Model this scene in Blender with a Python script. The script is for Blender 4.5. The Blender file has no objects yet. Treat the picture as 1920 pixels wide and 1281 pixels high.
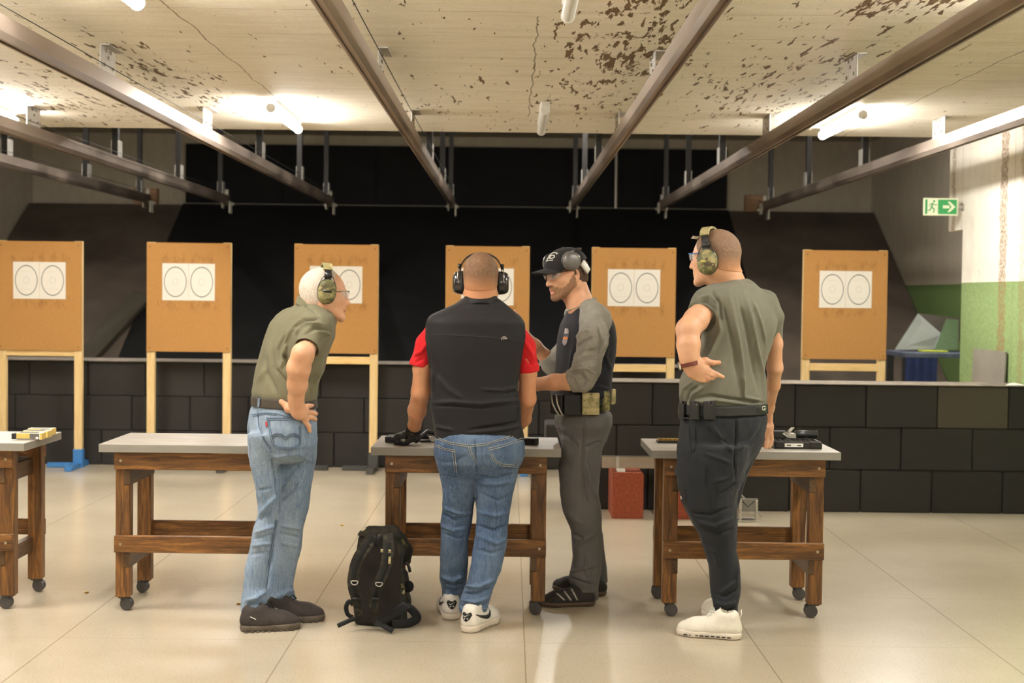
import bpy, bmesh, math, random
import numpy as np
from mathutils import Vector, Matrix, noise
random.seed(7)
SC = bpy.context.scene
COL = SC.collection
PI = math.pi

# ------------------------------------------------------------------ camera
F = 2667.0                       # 50 mm on a 36 mm sensor, in pixels of a 1920 wide frame
CAM = Vector((0, 0, 1.5))
th, ps, ph = math.atan(87.4 / F), math.atan(5.0 / F), math.radians(0.66)
FWD = Vector((math.sin(ps) * math.cos(th), math.cos(ps) * math.cos(th), -math.sin(th)))
R0 = Vector((math.cos(ps), -math.sin(ps), 0)); U0 = R0.cross(FWD)
RGT = R0 * math.cos(ph) + U0 * math.sin(ph)
UPV = U0 * math.cos(ph) - R0 * math.sin(ph)
cd = bpy.data.cameras.new('camera'); cam = bpy.data.objects.new('camera', cd); COL.objects.link(cam)
cd.sensor_width = 36; cd.lens = 50; cd.clip_end = 100; cd.clip_start = 0.05
m = Matrix((RGT, UPV, -FWD)).transposed().to_4x4(); m.translation = CAM
cam.matrix_world = m
cd.dof.use_dof = True; cd.dof.focus_distance = 6.45; cd.dof.aperture_fstop = 3.2
SC.camera = cam

# ------------------------------------------------------------------ world, exposure
SC.view_settings.view_transform = 'Standard'
SC.view_settings.look = 'None'
SC.view_settings.gamma = 1.0
SC.view_settings.use_curve_mapping = False
SC.view_settings.exposure = 0.6
SC.cycles.use_denoising = True
SC.cycles.max_bounces = 8
SC.cycles.sample_clamp_indirect = 6.0
w = bpy.data.worlds.new('world'); SC.world = w; w.use_nodes = True
w.node_tree.nodes['Background'].inputs[0].default_value = (0.02, 0.018, 0.015, 1)
w.node_tree.nodes['Background'].inputs[1].default_value = 0.1
LAMP = 112.0                      # strength of the glowing tubes
LAMP_W = 11.0                    # watts of the downward light of each tube
LAMP_COL = (1.0, 0.975, 0.93)

def P(px, py, d):
    """the point at distance y = d that a pixel of the photograph looks at"""
    r = FWD * F + RGT * (px - 960) - UPV * (py - 640.5)
    return CAM + r * (d / r.y)

# ------------------------------------------------------------------ tagging
def tag(o, label=None, cat=None, group=None, kind=None):
    if label: o['label'] = label
    if cat: o['category'] = cat
    if group: o['group'] = group
    if kind: o['kind'] = kind
    return o
def empty(name, loc=(0, 0, 0), rz=0.0, label=None, cat=None, group=None):
    o = bpy.data.objects.new(name, None); COL.objects.link(o)
    o.location = loc; o.rotation_euler = (0, 0, rz); o.empty_display_size = 0.1
    return tag(o, label, cat, group)
def setparent(o, p):
    """parent without moving: o's mesh is written in world coordinates"""
    o.parent = p
    o.matrix_parent_inverse = world_of(p).inverted()
def world_of(o):
    mm = Matrix.LocRotScale(o.location, o.rotation_euler, o.scale)
    if o.parent:
        return world_of(o.parent) @ o.matrix_parent_inverse @ mm
    return mm
def clone(o, parent=None, pinv=None):
    c = o.copy(); COL.objects.link(c)
    if parent is not None:
        c.parent = parent; c.matrix_parent_inverse = o.matrix_parent_inverse.copy()
    for ch in [x for x in list(bpy.data.objects) if x.parent is o]:
        clone(ch, c)
    return c

# ------------------------------------------------------------------ mesh builder
class MB:
    def __init__(s): s.v = []; s.f = []; s.mi = []; s.cur = 0
    def add(s, vs, fs):
        b = len(s.v); s.v += [tuple(v) for v in vs]
        for f in fs: s.f.append([b + i for i in f]); s.mi.append(s.cur)
        return s
    def box(s, lo, hi, M=None, ch=0.0):
        x0, y0, z0 = lo; x1, y1, z1 = hi
        if ch <= 0:
            vs = [(x, y, z) for x in (x0, x1) for y in (y0, y1) for z in (z0, z1)]
            fs = [(0, 1, 3, 2), (4, 6, 7, 5), (0, 4, 5, 1), (2, 3, 7, 6), (0, 2, 6, 4), (1, 5, 7, 3)]
        else:
            c = min(ch, (x1 - x0) * .45, (y1 - y0) * .45, (z1 - z0) * .45)
            vs = []; idx = {}
            for i, (x, sx) in enumerate(((x0, 1), (x1, -1))):
                for j, (y, sy) in enumerate(((y0, 1), (y1, -1))):
                    for k, (z, sz) in enumerate(((z0, 1), (z1, -1))):
                        idx[i, j, k, 0] = len(vs); vs.append((x, y + c * sy, z + c * sz))
                        idx[i, j, k, 1] = len(vs); vs.append((x + c * sx, y, z + c * sz))
                        idx[i, j, k, 2] = len(vs); vs.append((x + c * sx, y + c * sy, z))
            fs = []
            for i in (0, 1): fs.append([idx[i, 0, 0, 0], idx[i, 0, 1, 0], idx[i, 1, 1, 0], idx[i, 1, 0, 0]])
            for j in (0, 1): fs.append([idx[0, j, 0, 1], idx[1, j, 0, 1], idx[1, j, 1, 1], idx[0, j, 1, 1]])
            for k in (0, 1): fs.append([idx[0, 0, k, 2], idx[0, 1, k, 2], idx[1, 1, k, 2], idx[1, 0, k, 2]])
            for i in (0, 1):
                for j in (0, 1): fs.append([idx[i, j, 0, 0], idx[i, j, 1, 0], idx[i, j, 1, 1], idx[i, j, 0, 1]])
                for k in (0, 1): fs.append([idx[i, 0, k, 0], idx[i, 1, k, 0], idx[i, 1, k, 2], idx[i, 0, k, 2]])
            for j in (0, 1):
                for k in (0, 1): fs.append([idx[0, j, k, 1], idx[1, j, k, 1], idx[1, j, k, 2], idx[0, j, k, 2]])
            for i in (0, 1):
                for j in (0, 1):
                    for k in (0, 1): fs.append([idx[i, j, k, 0], idx[i, j, k, 1], idx[i, j, k, 2]])
        if M is not None: vs = [M @ Vector(v) for v in vs]
        return s.add(vs, fs)
    def cyl(s, a, b, r, r2=None, n=16, caps=True):
        a = Vector(a); b = Vector(b); r2 = r if r2 is None else r2
        d = (b - a).normalized(); u = d.orthogonal().normalized(); w_ = d.cross(u)
        vs = [a + (u * math.cos(2 * PI * i / n) + w_ * math.sin(2 * PI * i / n)) * r for i in range(n)]
        vs += [b + (u * math.cos(2 * PI * i / n) + w_ * math.sin(2 * PI * i / n)) * r2 for i in range(n)]
        fs = [[i, (i + 1) % n, n + (i + 1) % n, n + i] for i in range(n)]
        if caps: fs += [list(range(n))[::-1], list(range(n, 2 * n))]
        return s.add(vs, fs)
    def tube(s, pts, r, n=8, closed=False):
        pts = [Vector(p) for p in pts]; k = len(pts); rings = []
        up = None
        for i, p in enumerate(pts):
            if closed: t = pts[(i + 1) % k] - pts[i - 1]
            else: t = pts[min(i + 1, k - 1)] - pts[max(i - 1, 0)]
            t.normalize()
            if up is None: up = t.orthogonal().normalized()
            up = (up - t * up.dot(t)).normalized(); w_ = t.cross(up)
            rr = r[i] if isinstance(r, (list, tuple)) else r
            rings.append([p + (up * math.cos(2 * PI * j / n) + w_ * math.sin(2 * PI * j / n)) * rr for j in range(n)])
        vs = [v for g in rings for v in g]; fs = []
        for i in range(k if closed else k - 1):
            j2 = (i + 1) % k
            for j in range(n): fs.append([i * n + j, i * n + (j + 1) % n, j2 * n + (j + 1) % n, j2 * n + j])
        if not closed: fs += [list(range(n))[::-1], [(k - 1) * n + j for j in range(n)]]
        return s.add(vs, fs)
    def ribbon(s, pts, wid, thk, nrm):
        """flat strap swept along pts; nrm: one normal or one per point"""
        pts = [Vector(p) for p in pts]; k = len(pts); vs = []
        for i, p in enumerate(pts):
            t = (pts[min(i + 1, k - 1)] - pts[max(i - 1, 0)]).normalized()
            nn = Vector(nrm[i] if isinstance(nrm, list) else nrm); nn = (nn - t * nn.dot(t)).normalized()
            sd = t.cross(nn); ww = (wid[i] if isinstance(wid, (list, tuple)) else wid) / 2
            for a, b in ((-1, -1), (1, -1), (1, 1), (-1, 1)): vs.append(p + sd * ww * a + nn * thk / 2 * b)
        fs = []
        for i in range(k - 1):
            for j in range(4): fs.append([i * 4 + j, i * 4 + (j + 1) % 4, i * 4 + 4 + (j + 1) % 4, i * 4 + 4 + j])
        fs += [[3, 2, 1, 0], [(k - 1) * 4 + j for j in range(4)]]
        return s.add(vs, fs)
    def prism(s, poly, a, b):
        """poly: list of 3D points (planar); extruded by vector from a to b"""
        off = Vector(b) - Vector(a); n = len(poly)
        vs = [Vector(p) for p in poly] + [Vector(p) + off for p in poly]
        fs = [[i, (i + 1) % n, n + (i + 1) % n, n + i] for i in range(n)] + [list(range(n))[::-1], list(range(n, 2 * n))]
        return s.add(vs, fs)
    def lathe(s, prof, org, ax=(0, 0, 1), n=20):
        """prof: (r, h) along the axis"""
        org = Vector(org); d = Vector(ax).normalized(); u = d.orthogonal().normalized(); w_ = d.cross(u)
        vs = []
        for r, h in prof:
            for i in range(n): vs.append(org + d * h + (u * math.cos(2 * PI * i / n) + w_ * math.sin(2 * PI * i / n)) * max(r, 1e-5))
        fs = []
        for k in range(len(prof) - 1):
            for i in range(n): fs.append([k * n + i, k * n + (i + 1) % n, (k + 1) * n + (i + 1) % n, (k + 1) * n + i])
        fs += [list(range(n))[::-1], [(len(prof) - 1) * n + i for i in range(n)]]
        return s.add(vs, fs)
    def sphere(s, c, r, n=16, m_=10):
        c = Vector(c); r = Vector(r) if not isinstance(r, (int, float)) else Vector((r, r, r)); vs = []
        for k in range(m_ + 1):
            t = PI * k / m_
            for i in range(n): vs.append(c + Vector((r.x * math.sin(t) * math.cos(2 * PI * i / n), r.y * math.sin(t) * math.sin(2 * PI * i / n), r.z * math.cos(t))))
        fs = []
        for k in range(m_):
            for i in range(n): fs.append([k * n + i, (k + 1) * n + i, (k + 1) * n + (i + 1) % n, k * n + (i + 1) % n])
        return s.add(vs, fs)
    def build(s, name, mats, parent=None, smooth=False, world=False, angle=None):
        me = bpy.data.meshes.new(name)
        me.from_pydata([tuple(v) for v in s.v], [], s.f)
        for mt in (mats if isinstance(mats, list) else [mats]): me.materials.append(mt)
        me.polygons.foreach_set('material_index', s.mi)
        bm_ = bmesh.new(); bm_.from_mesh(me)
        bmesh.ops.remove_doubles(bm_, verts=bm_.verts, dist=1e-6)
        bmesh.ops.recalc_face_normals(bm_, faces=bm_.faces)
        bm_.to_mesh(me); bm_.free()
        if smooth:
            me.polygons.foreach_set('use_smooth', [True] * len(me.polygons))
            if angle: me.set_sharp_from_angle(angle=math.radians(angle))
        me.update()
        o = bpy.data.objects.new(name, me); COL.objects.link(o)
        if parent is not None:
            if world: setparent(o, parent)
            else: o.parent = parent
        return o

# ------------------------------------------------------------------ materials
def lin(c):
    return tuple(((x / 255.0) / 12.92 if x / 255.0 <= 0.04045 else ((x / 255.0 + 0.055) / 1.055) ** 2.4) for x in c)
class NT:
    """small helper to write node trees"""
    def __init__(s, name):
        s.m = bpy.data.materials.new(name); s.m.use_nodes = True; s.t = s.m.node_tree; s.n = s.t.nodes
        s.b = s.n['Principled BSDF']; s.tc = s.n.new('ShaderNodeTexCoord')
    def L(s, a, b): s.t.links.new(a, b)
    def mapping(s, scale=(1, 1, 1), rot=(0, 0, 0), loc=(0, 0, 0), src='Object'):
        mp = s.n.new('ShaderNodeMapping'); mp.inputs['Scale'].default_value = scale
        mp.inputs['Rotation'].default_value = rot; mp.inputs['Location'].default_value = loc
        s.L(s.tc.outputs[src], mp.inputs['Vector']); return mp.outputs[0]
    def noise(s, vec, scale=5, detail=4, rough=.55, dist=0):
        nd = s.n.new('ShaderNodeTexNoise'); nd.inputs['Scale'].default_value = scale; nd.inputs['Detail'].default_value = detail
        nd.inputs['Roughness'].default_value = rough; nd.inputs['Distortion'].default_value = dist
        s.L(vec, nd.inputs['Vector']); return nd.outputs[0]
    def ramp(s, fac, stops, interp='LINEAR'):
        r = s.n.new('ShaderNodeValToRGB'); r.color_ramp.interpolation = interp
        while len(r.color_ramp.elements) < len(stops): r.color_ramp.elements.new(0.5)
        for e, (p, c) in zip(r.color_ramp.elements, stops):
            e.position = p; e.color = (c, c, c, 1) if isinstance(c, (int, float)) else (*c[:3], 1)
        s.L(fac, r.inputs[0]); return r.outputs[0]
    def math(s, op, a, b=None, c=None):
        nd = s.n.new('ShaderNodeMath'); nd.operation = op
        for i, x in enumerate((a, b, c)):
            if x is None: continue
            if isinstance(x, (int, float)): nd.inputs[i].default_value = x
            else: s.L(x, nd.inputs[i])
        return nd.outputs[0]
    def mix(s, fac, a, b, mode='MIX'):
        nd = s.n.new('ShaderNodeMix'); nd.data_type = 'RGBA'; nd.blend_type = mode
        for sock, x in ((nd.inputs[0], fac), (nd.inputs[6], a), (nd.inputs[7], b)):
            if isinstance(x, (int, float)): sock.default_value = x
            elif isinstance(x, tuple): sock.default_value = (*x[:3], 1)
            else: s.L(x, sock)
        return nd.outputs[2]
    def xyz(s, vec):
        nd = s.n.new('ShaderNodeSeparateXYZ'); s.L(vec, nd.inputs[0]); return nd.outputs
    def bump(s, h, strength=.3, dist=.002):
        nd = s.n.new('ShaderNodeBump'); nd.inputs['Strength'].default_value = strength; nd.inputs['Distance'].default_value = dist
        s.L(h, nd.inputs['Height']); s.L(nd.outputs[0], s.b.inputs['Normal'])
    def set(s, col=None, rough=None, metal=None, spec=None, emit=None, es=None, alpha=None, trans=None, sheen=None, coat=None):
        def put(k, v):
            if v is None: return
            i = s.b.inputs[k]
            if isinstance(v, (int, float)): i.default_value = v
            elif isinstance(v, tuple): i.default_value = (*v[:3], 1)
            else: s.L(v, i)
        put('Base Color', col); put('Roughness', rough); put('Metallic', metal); put('Specular IOR Level', spec)
        put('Emission Color', emit); put('Emission Strength', es); put('Alpha', alpha); put('Transmission Weight', trans)
        put('Sheen Weight', sheen); put('Coat Weight', coat)
        return s
def simple(name, col, rough=.6, metal=0.0, spec=.5, var=.12, scale=30, bump=.0, bd=.001, stretch=(1, 1, 1)):
    """plain colour with a little procedural mottling and optional bump"""
    t = NT(name); c = lin(col); v = t.mapping(stretch)
    nz = t.noise(v, scale, 4)
    lo = tuple(x * (1 - var) for x in c); hi = tuple(min(1, x * (1 + var)) for x in c)
    t.set(col=t.ramp(nz, [(.3, lo), (.7, hi)]), rough=rough, metal=metal, spec=spec)
    if bump: t.bump(t.noise(v, scale * 4, 3), bump, bd)
    return t.m
M = {}

# floor: beige polished composite, 1 m slabs
t = NT('polished_floor'); v = t.mapping()
sp = t.noise(v, 130, 2, .5); big = t.noise(v, 1.3, 3)
vo = t.n.new('ShaderNodeTexVoronoi'); vo.inputs['Scale'].default_value = 110; t.L(v, vo.inputs['Vector'])
c = t.ramp(big, [(.3, lin((178, 165, 143))), (.7, lin((190, 177, 155)))])
c = t.mix(t.ramp(sp, [(.3, .55), (.42, 0.0)]), c, lin((128, 112, 92)))
c = t.mix(t.ramp(vo.outputs['Distance'], [(.1, .35), (.2, 0.0)]), c, lin((225, 212, 190)))
x, y, z = t.xyz(v)
def joint(co, off, wdt):
    f_ = t.math('FRACT', t.math('ADD', co, off))
    return t.math('LESS_THAN', t.math('ABSOLUTE', t.math('SUBTRACT', f_, .5)), wdt)
jx = joint(x, .5 - .08 + 10, .003); jy = joint(y, .5 - .09 + 10, .0022)
j = t.math('MAXIMUM', jx, t.math('MULTIPLY', jy, .6))
c = t.mix(t.math('MULTIPLY', j, .6), c, lin((120, 102, 82)))
t.set(col=c, rough=.24, spec=.55); M['floor'] = t.m

# ceiling: cream painted concrete with peeling flecks along y
t = NT('peeling_ceiling_paint'); v = t.mapping(src='Object')
x, y, z = t.xyz(v)
base = t.ramp(t.noise(t.mapping((1.2, 5, 1)), 2.2, 6, .6), [(.3, lin((222, 212, 192))), (.72, lin((238, 230, 214)))])
fine = t.noise(t.mapping((8, 30, 8)), 9, 5, .7)
base = t.mix(t.ramp(fine, [(.35, .5), (.55, 0.0)]), base, lin((186, 168, 136)))
def band(cx, cy, wx, wy):
    a = t.math('MULTIPLY', t.math('SUBTRACT', x, cx), 1 / wx); b = t.math('MULTIPLY', t.math('SUBTRACT', y, cy), 1 / wy)
    q = t.math('ADD', t.math('MULTIPLY', a, a), t.math('MULTIPLY', b, b))
    return t.math('MAXIMUM', t.math('SUBTRACT', 1.0, q), 0.0)
mask = None
for (cx, cy, wx, wy, am) in ((.58, 7.6, .5, 3.4, 1.0), (1.55, 8.6, .75, 3.0, .75), (1.72, 6.1, .35, .8, 1.1), (-2.1, 8.7, .45, 1.9, .9), (-3.4, 9.2, 1.2, 2.6, .75), (-2.9, 6.9, .8, 1.6, .55), (.15, 9.5, 1.4, 2.2, .4), (-.55, 6.6, .35, 1.0, .4)):
    b_ = t.math('MULTIPLY', band(cx, cy, wx, wy), am)
    mask = b_ if mask is None else t.math('MAXIMUM', mask, b_)
nf = t.noise(t.mapping((14, 2.3, 1)), 2.0, 3, .55, .35)
nb = t.noise(t.mapping((5, 1.4, 1), loc=(3, 1, 0)), 1.7, 7, .75, .4)
th1 = t.math('ADD', nf, t.math('MULTIPLY', mask, .165))
th2 = t.math('ADD', nb, t.math('MULTIPLY', mask, .175))
pf = t.ramp(th1, [(.70, 0.0), (.72, 1.0)]); pb = t.ramp(th2, [(.735, 0.0), (.75, 1.0)])
peel = t.math('MAXIMUM', pf, pb)
pc = t.ramp(t.noise(t.mapping((20, 8, 1)), 6, 4), [(.35, lin((82, 62, 38))), (.65, lin((128, 100, 64)))])
c = t.mix(peel, base, pc)
# cracks along y and faint board joints along x
wob = t.math('MULTIPLY', t.math('SUBTRACT', t.noise(t.mapping((1, 1, 1)), 2.5, 5), .5), .07)
xc = t.math('ADD', x, wob)
cr = None
for cx, y0, y1 in ((-1.56, 3, 10.2), (.12, 6.6, 10.3), (2.62, 0, 12)):
    a = t.math('LESS_THAN', t.math('ABSOLUTE', t.math('SUBTRACT', xc, cx)), .004)
    a = t.math('MULTIPLY', a, t.math('MULTIPLY', t.math('GREATER_THAN', y, y0), t.math('LESS_THAN', y, y1)))
    cr = a if cr is None else t.math('MAXIMUM', cr, a)
jy = t.math('LESS_THAN', t.math('ABSOLUTE', t.math('SUBTRACT', t.math('FRACT', t.math('MULTIPLY', t.math('ADD', y, wob), 1 / .62)), .5)), .006)
cr = t.math('MAXIMUM', cr, t.math('MULTIPLY', jy, t.ramp(t.noise(t.mapping((1.5, 1, 1)), 2, 3), [(.4, .15), (.6, .8)])))
c = t.mix(t.math('MULTIPLY', cr, .75), c, lin((110, 92, 66)))
t.set(col=c, rough=.75, spec=.3)
t.bump(t.math('ADD', t.math('MULTIPLY', peel, -1.0), t.math('MULTIPLY', fine, .5)), .6, .006); M['ceiling'] = t.m

# right wall: white above, green below, stains
def wall_mat(name, white, green, split, stain_y=None):
    t = NT(name); v = t.mapping(); x, y, z = t.xyz(v)
    wn = t.noise(t.mapping((3, 3, 1.5)), 3, 7, .65)
    cw = t.ramp(wn, [(.3, tuple(q * .86 for q in lin(white))), (.65, lin(white))])
    gn = t.noise(t.mapping((6, 6, 6)), 7, 7, .75, .6)
    gr_ = green or white
    cg = t.ramp(gn, [(.3, tuple(q * .68 for q in lin(gr_))), (.7, tuple(min(1, q * 1.2) for q in lin(gr_)))])
    c = t.mix(t.math('LESS_THAN', z, split), cw, cg) if green else cw
    sp = t.ramp(t.noise(t.mapping((4, 4, 4), loc=(5, 2, 1)), 3.2, 6, .75, .5), [(.66, 0.0), (.69, 1.0)])
    c = t.mix(t.math('MULTIPLY', sp, .8), c, lin((118, 92, 66)))
    if stain_y is not None:
        wv = t.math('MULTIPLY', t.math('SUBTRACT', t.noise(t.mapping((1, 1, 3)), 4, 5), .5), .12)
        for sy, wd, am in stain_y:
            dd = t.math('ABSOLUTE', t.math('SUBTRACT', t.math('ADD', y, wv), sy))
            k = t.math('LESS_THAN', dd, wd)
            k = t.math('MULTIPLY', k, t.ramp(t.noise(t.mapping((12, 12, 7)), 6, 5, .8), [(.42, 0.0), (.54, 1.0)]))
            c = t.mix(t.math('MULTIPLY', k, am), c, lin((138, 104, 70)))
            k2 = t.math('LESS_THAN', t.math('ABSOLUTE', t.math('SUBTRACT', y, sy - .22)), .004)
            c = t.mix(t.math('MULTIPLY', k2, .5), c, lin((110, 90, 66)))
    t.set(col=c, rough=.7, spec=.3); t.bump(t.noise(v, 18, 7, .7), .5, .006); return t.m
M['wall_near'] = wall_mat('white_and_green_wall_paint', (236, 229, 214), (136, 158, 104), 1.64, [(10.55, .075, .9), (10.15, .05, .55), (11.75, .04, .7)])
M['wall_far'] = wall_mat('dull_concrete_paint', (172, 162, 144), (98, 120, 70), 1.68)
M['concrete'] = wall_mat('grey_concrete', (176, 166, 148), None, 0)
M['black_rubber'] = simple('black_curtain_rubber', (19, 19, 19), .8, var=.3, scale=2.5, bump=.3, spec=.25)
def rubber(name, col, hi, sp=.3):
    t = NT(name); v = t.mapping()
    oi = t.n.new('ShaderNodeObjectInfo')
    g = t.noise(v, 300, 2, .6); b_ = t.noise(v, 4, 4)
    c = t.ramp(g, [(.35, lin(col)), (.75, lin(hi))])
    c = t.mix(t.math('MULTIPLY', b_, .45), c, lin(tuple(q * 1.35 for q in col)))
    c = t.mix(t.math('MULTIPLY', oi.outputs['Random'], .35), c, lin(tuple(q * .72 for q in col)))
    t.set(col=c, rough=.85, spec=sp); t.bump(g, .5, .002); return t.m
M['trap'] = simple('scuffed_brown_rubber', (84, 74, 65), .8, var=.3, scale=1.6, bump=.3, spec=.3)
M['block'] = rubber('granulated_black_rubber', (38, 36, 34), (56, 53, 48))
M['block_grey'] = rubber('granulated_olive_rubber', (60, 56, 48), (92, 84, 70))
M['capstrip'] = simple('dusty_rubber_top', (112, 102, 90), .85, var=.35, scale=9)
# metals
def metal(name, col, rough=.35, streak=(2, 2, 60), met=1.0):
    t = NT(name); v = t.mapping(streak); nz = t.noise(v, 6, 4)
    c = lin(col); t.set(col=t.ramp(nz, [(.3, tuple(q * .75 for q in c)), (.7, c)]), rough=t.ramp(nz, [(.3, rough), (.7, rough + .15)]), metal=met); return t.m
M['rail'] = metal('dull_aluminium', (172, 156, 142), .38, (1, .3, 1))
M['zinc'] = metal('zinc_plate', (196, 190, 180), .42, (3, 3, 3), .8)
M['darkmetal'] = metal('dark_steel', (44, 41, 38), .5, (3, 3, 3), .6)
M['white_plastic'] = simple('white_plastic', (226, 222, 212), .4, var=.03)
M['steel'] = metal('grey_steel_paint', (132, 128, 120), .45, (5, 5, 5), .5)
t = NT('glowing_tube'); t.set(col=(1, 1, 1), emit=LAMP_COL, es=LAMP); M['glow'] = t.m
t = NT('added_glowing_tube'); t.set(col=(1, 1, 1), emit=LAMP_COL, es=LAMP * .62); M['glow_added'] = t.m  # for the extra lamps added over the bullet trap end
t = NT('frosted_tube_off'); t.set(col=lin((210, 206, 196)), rough=.35); M['frost'] = t.m
# woods
def wood(name, c1, c2, c3, grain='x', rough=.45, knots=True, sc=1.0):
    t = NT(name)
    s_ = {'x': (1.2, 14, 14), 'y': (14, 1.2, 14), 'z': (14, 14, 1.2)}[grain]
    s_ = tuple(q * sc for q in s_)
    v = t.mapping(s_); nz = t.noise(v, 4, 6, .65, .8)
    fine = t.noise(t.mapping(tuple(q * 5 for q in s_)), 5, 3, .6)
    c = t.ramp(nz, [(.28, lin(c1)), (.5, lin(c2)), (.72, lin(c3))])
    oi = t.n.new('ShaderNodeObjectInfo')
    blot = t.noise(t.mapping(tuple(.45 * q for q in s_), loc=(2, 5, 1)), 2.2, 4, .6, .4)
    if knots: c = t.mix(t.ramp(blot, [(.5, 0.0), (.7, .85)]), c, lin(tuple(q * .5 for q in c1)))
    c = t.mix(t.math('MULTIPLY', t.ramp(fine, [(.4, 1.0), (.6, 0.0)]), .3), c, lin(c1))
    t.set(col=c, rough=rough, spec=.4); t.bump(fine, .25, .001); return t.m
for g in 'xyz':
    M['stain_' + g] = wood('brown_stained_pine_' + g, (60, 38, 20), (118, 78, 38), (168, 116, 54), g)
M['stain_dark'] = wood('dark_stained_pine', (56, 40, 26), (86, 62, 38), (104, 76, 46), 'y')
M['pine'] = wood('raw_pine', (200, 168, 112), (218, 188, 134), (232, 206, 156), 'z', .6, False)
M['pine_x'] = wood('raw_pine_bar', (206, 170, 108), (222, 188, 128), (234, 204, 150), 'x', .6, False)
M['oldwood'] = wood('old_brown_wood', (80, 58, 38), (104, 76, 50), (120, 90, 60), 'x', .7, False)
# fibreboard with scuffs above and below the papers
t = NT('brown_fibreboard'); v = t.mapping(); x, y, z = t.xyz(v)
c = t.ramp(t.noise(v, 90, 3, .6), [(.3, lin((166, 120, 68))), (.7, lin((176, 130, 74)))])
zz = t.math('ABSOLUTE', t.math('ADD', t.math('ABSOLUTE', t.math('SUBTRACT', z, 1.58)), -.19))
oi = t.n.new('ShaderNodeObjectInfo')
mp = t.n.new('ShaderNodeMapping'); t.L(t.tc.outputs['Object'], mp.inputs['Vector']); cx_ = t.n.new('ShaderNodeCombineXYZ')
t.L(t.math('MULTIPLY', oi.outputs['Random'], 9.0), cx_.inputs[0]); t.L(cx_.outputs[0], mp.inputs['Location']); mp.inputs['Scale'].default_value = (16, 1, 7)
sm = t.noise(mp.outputs[0], 1.3, 4, .6)
near = t.math('MULTIPLY', t.math('SUBTRACT', 1.0, t.math('MINIMUM', t.math('MULTIPLY', zz, 14), 1.0)), t.math('LESS_THAN', t.math('ABSOLUTE', x), .26))
c = t.mix(t.math('MULTIPLY', t.math('MULTIPLY', t.ramp(sm, [(.46, 0.0), (.62, 1.0)]), near), .55), c, lin((126, 84, 44)))
t.set(col=c, rough=.8, spec=.2); M['fibre'] = t.m
# paper with printed rings (object origin at the sheet's centre, ring in x and z)
t = NT('printed_target_paper'); x, y, z = t.xyz(t.mapping())
def ring(rx, rz, wd, oz=0):
    a = t.math('MULTIPLY', x, 1 / rx); b = t.math('MULTIPLY', t.math('ADD', z, oz), 1 / rz)
    q = t.math('SQRT', t.math('ADD', t.math('MULTIPLY', a, a), t.math('MULTIPLY', b, b)))
    return t.math('LESS_THAN', t.math('ABSOLUTE', t.math('SUBTRACT', q, 1.0)), wd)
c = t.mix(t.math('MULTIPLY', t.noise(t.mapping(), 6, 2), .12), lin((222, 216, 204)), lin((190, 180, 165)))
c = t.mix(ring(.092, .124, .033), c, lin((104, 104, 98)))
c = t.mix(t.math('MULTIPLY', ring(.024, .026, .07, -.002), .5), c, lin((150, 146, 138)))
bx = t.math('MULTIPLY', t.math('LESS_THAN', t.math('ABSOLUTE', t.math('SUBTRACT', t.math('ABSOLUTE', z), .075)), .0014), t.math('LESS_THAN', t.math('ABSOLUTE', x), .05))
c = t.mix(t.math('MULTIPLY', bx, .3), c, lin((150, 146, 138)))
t.set(col=c, rough=.7, spec=.2); M['paper'] = t.m
M['plainpaper'] = simple('white_paper', (232, 228, 218), .7, var=.03)
# worktop
t = NT('grey_laminate'); v = t.mapping((1, 3, 1))
nz = t.noise(v, 5, 7, .7, .5)
t.set(col=t.ramp(nz, [(.3, lin((142, 134, 122))), (.7, lin((176, 168, 156)))]), rough=.42, spec=.5); M['laminate'] = t.m
M['laminate_edge'] = simple('grey_laminate_edge', (132, 126, 116), .5, var=.06, scale=8, stretch=(1, 4, 4))
M['blue_paint'] = simple('blue_paint', (58, 118, 178), .45, var=.1)
M['dark_paint'] = simple('dark_grey_paint', (58, 58, 56), .5, var=.1)
M['navy'] = simple('navy_cloth', (36, 52, 98), .8, var=.25, scale=8)
M['green'] = simple('green_sign', (52, 150, 84), .4, var=.02)
M['sign_white'] = simple('sign_pale', (222, 226, 196), .4, var=.02)
M['red_rubber'] = simple('red_rubber_granules', (132, 60, 34), .85, var=.25, scale=60, bump=.4)
M['black_plastic'] = simple('black_plastic', (30, 29, 28), .38, var=.1)
M['black_matte'] = simple('black_matte', (26, 25, 25), .7, var=.15)
M['castor'] = simple('dark_grey_castor', (62, 58, 56), .45, var=.1)
M['screw'] = metal('screw_head', (190, 180, 160), .35, (5, 5, 5))
M['brass'] = metal('brass', (214, 176, 96), .3, (5, 5, 5))
# ================================================================== ROOM
ZC, XR, XL, DE = 2.785, 3.65, -6.7, 11.3
def struct(name, mb, mt, label=None):
    o = mb.build(name, mt); o['kind'] = 'structure'
    if label: o['label'] = label
    return o
struct('floor', MB().box((XL - .2, -5.2, -.1), (5.3, 20.2, 0)), M['floor'], 'polished beige speckled floor with thin slab joints')
struct('ceiling', MB().box((XL - .2, -5.2, ZC), (5.25, DE, ZC + .25)), M['ceiling'], 'cream painted concrete ceiling with brown peeling patches')
struct('ceiling_upper', MB().box((XL - .2, DE - .2, 3.7), (5.3, 20.4, 3.9)), M['concrete'], 'higher concrete ceiling over the bullet trap')
struct('wall_left', MB().box((XL - .2, -5.2, 0), (XL, 20.2, 3.7)), M['wall_far'], 'dull concrete side wall beyond the rails')
rw = MB().box((XR, -5.2, 0), (XR + .25, 11.5, 2.07)).box((XR, -5.2, 2.07), (XR + .25, 11.87, ZC))
struct('wall_right', rw, M['wall_near'], 'white and green painted wall with brown water stains')
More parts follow.
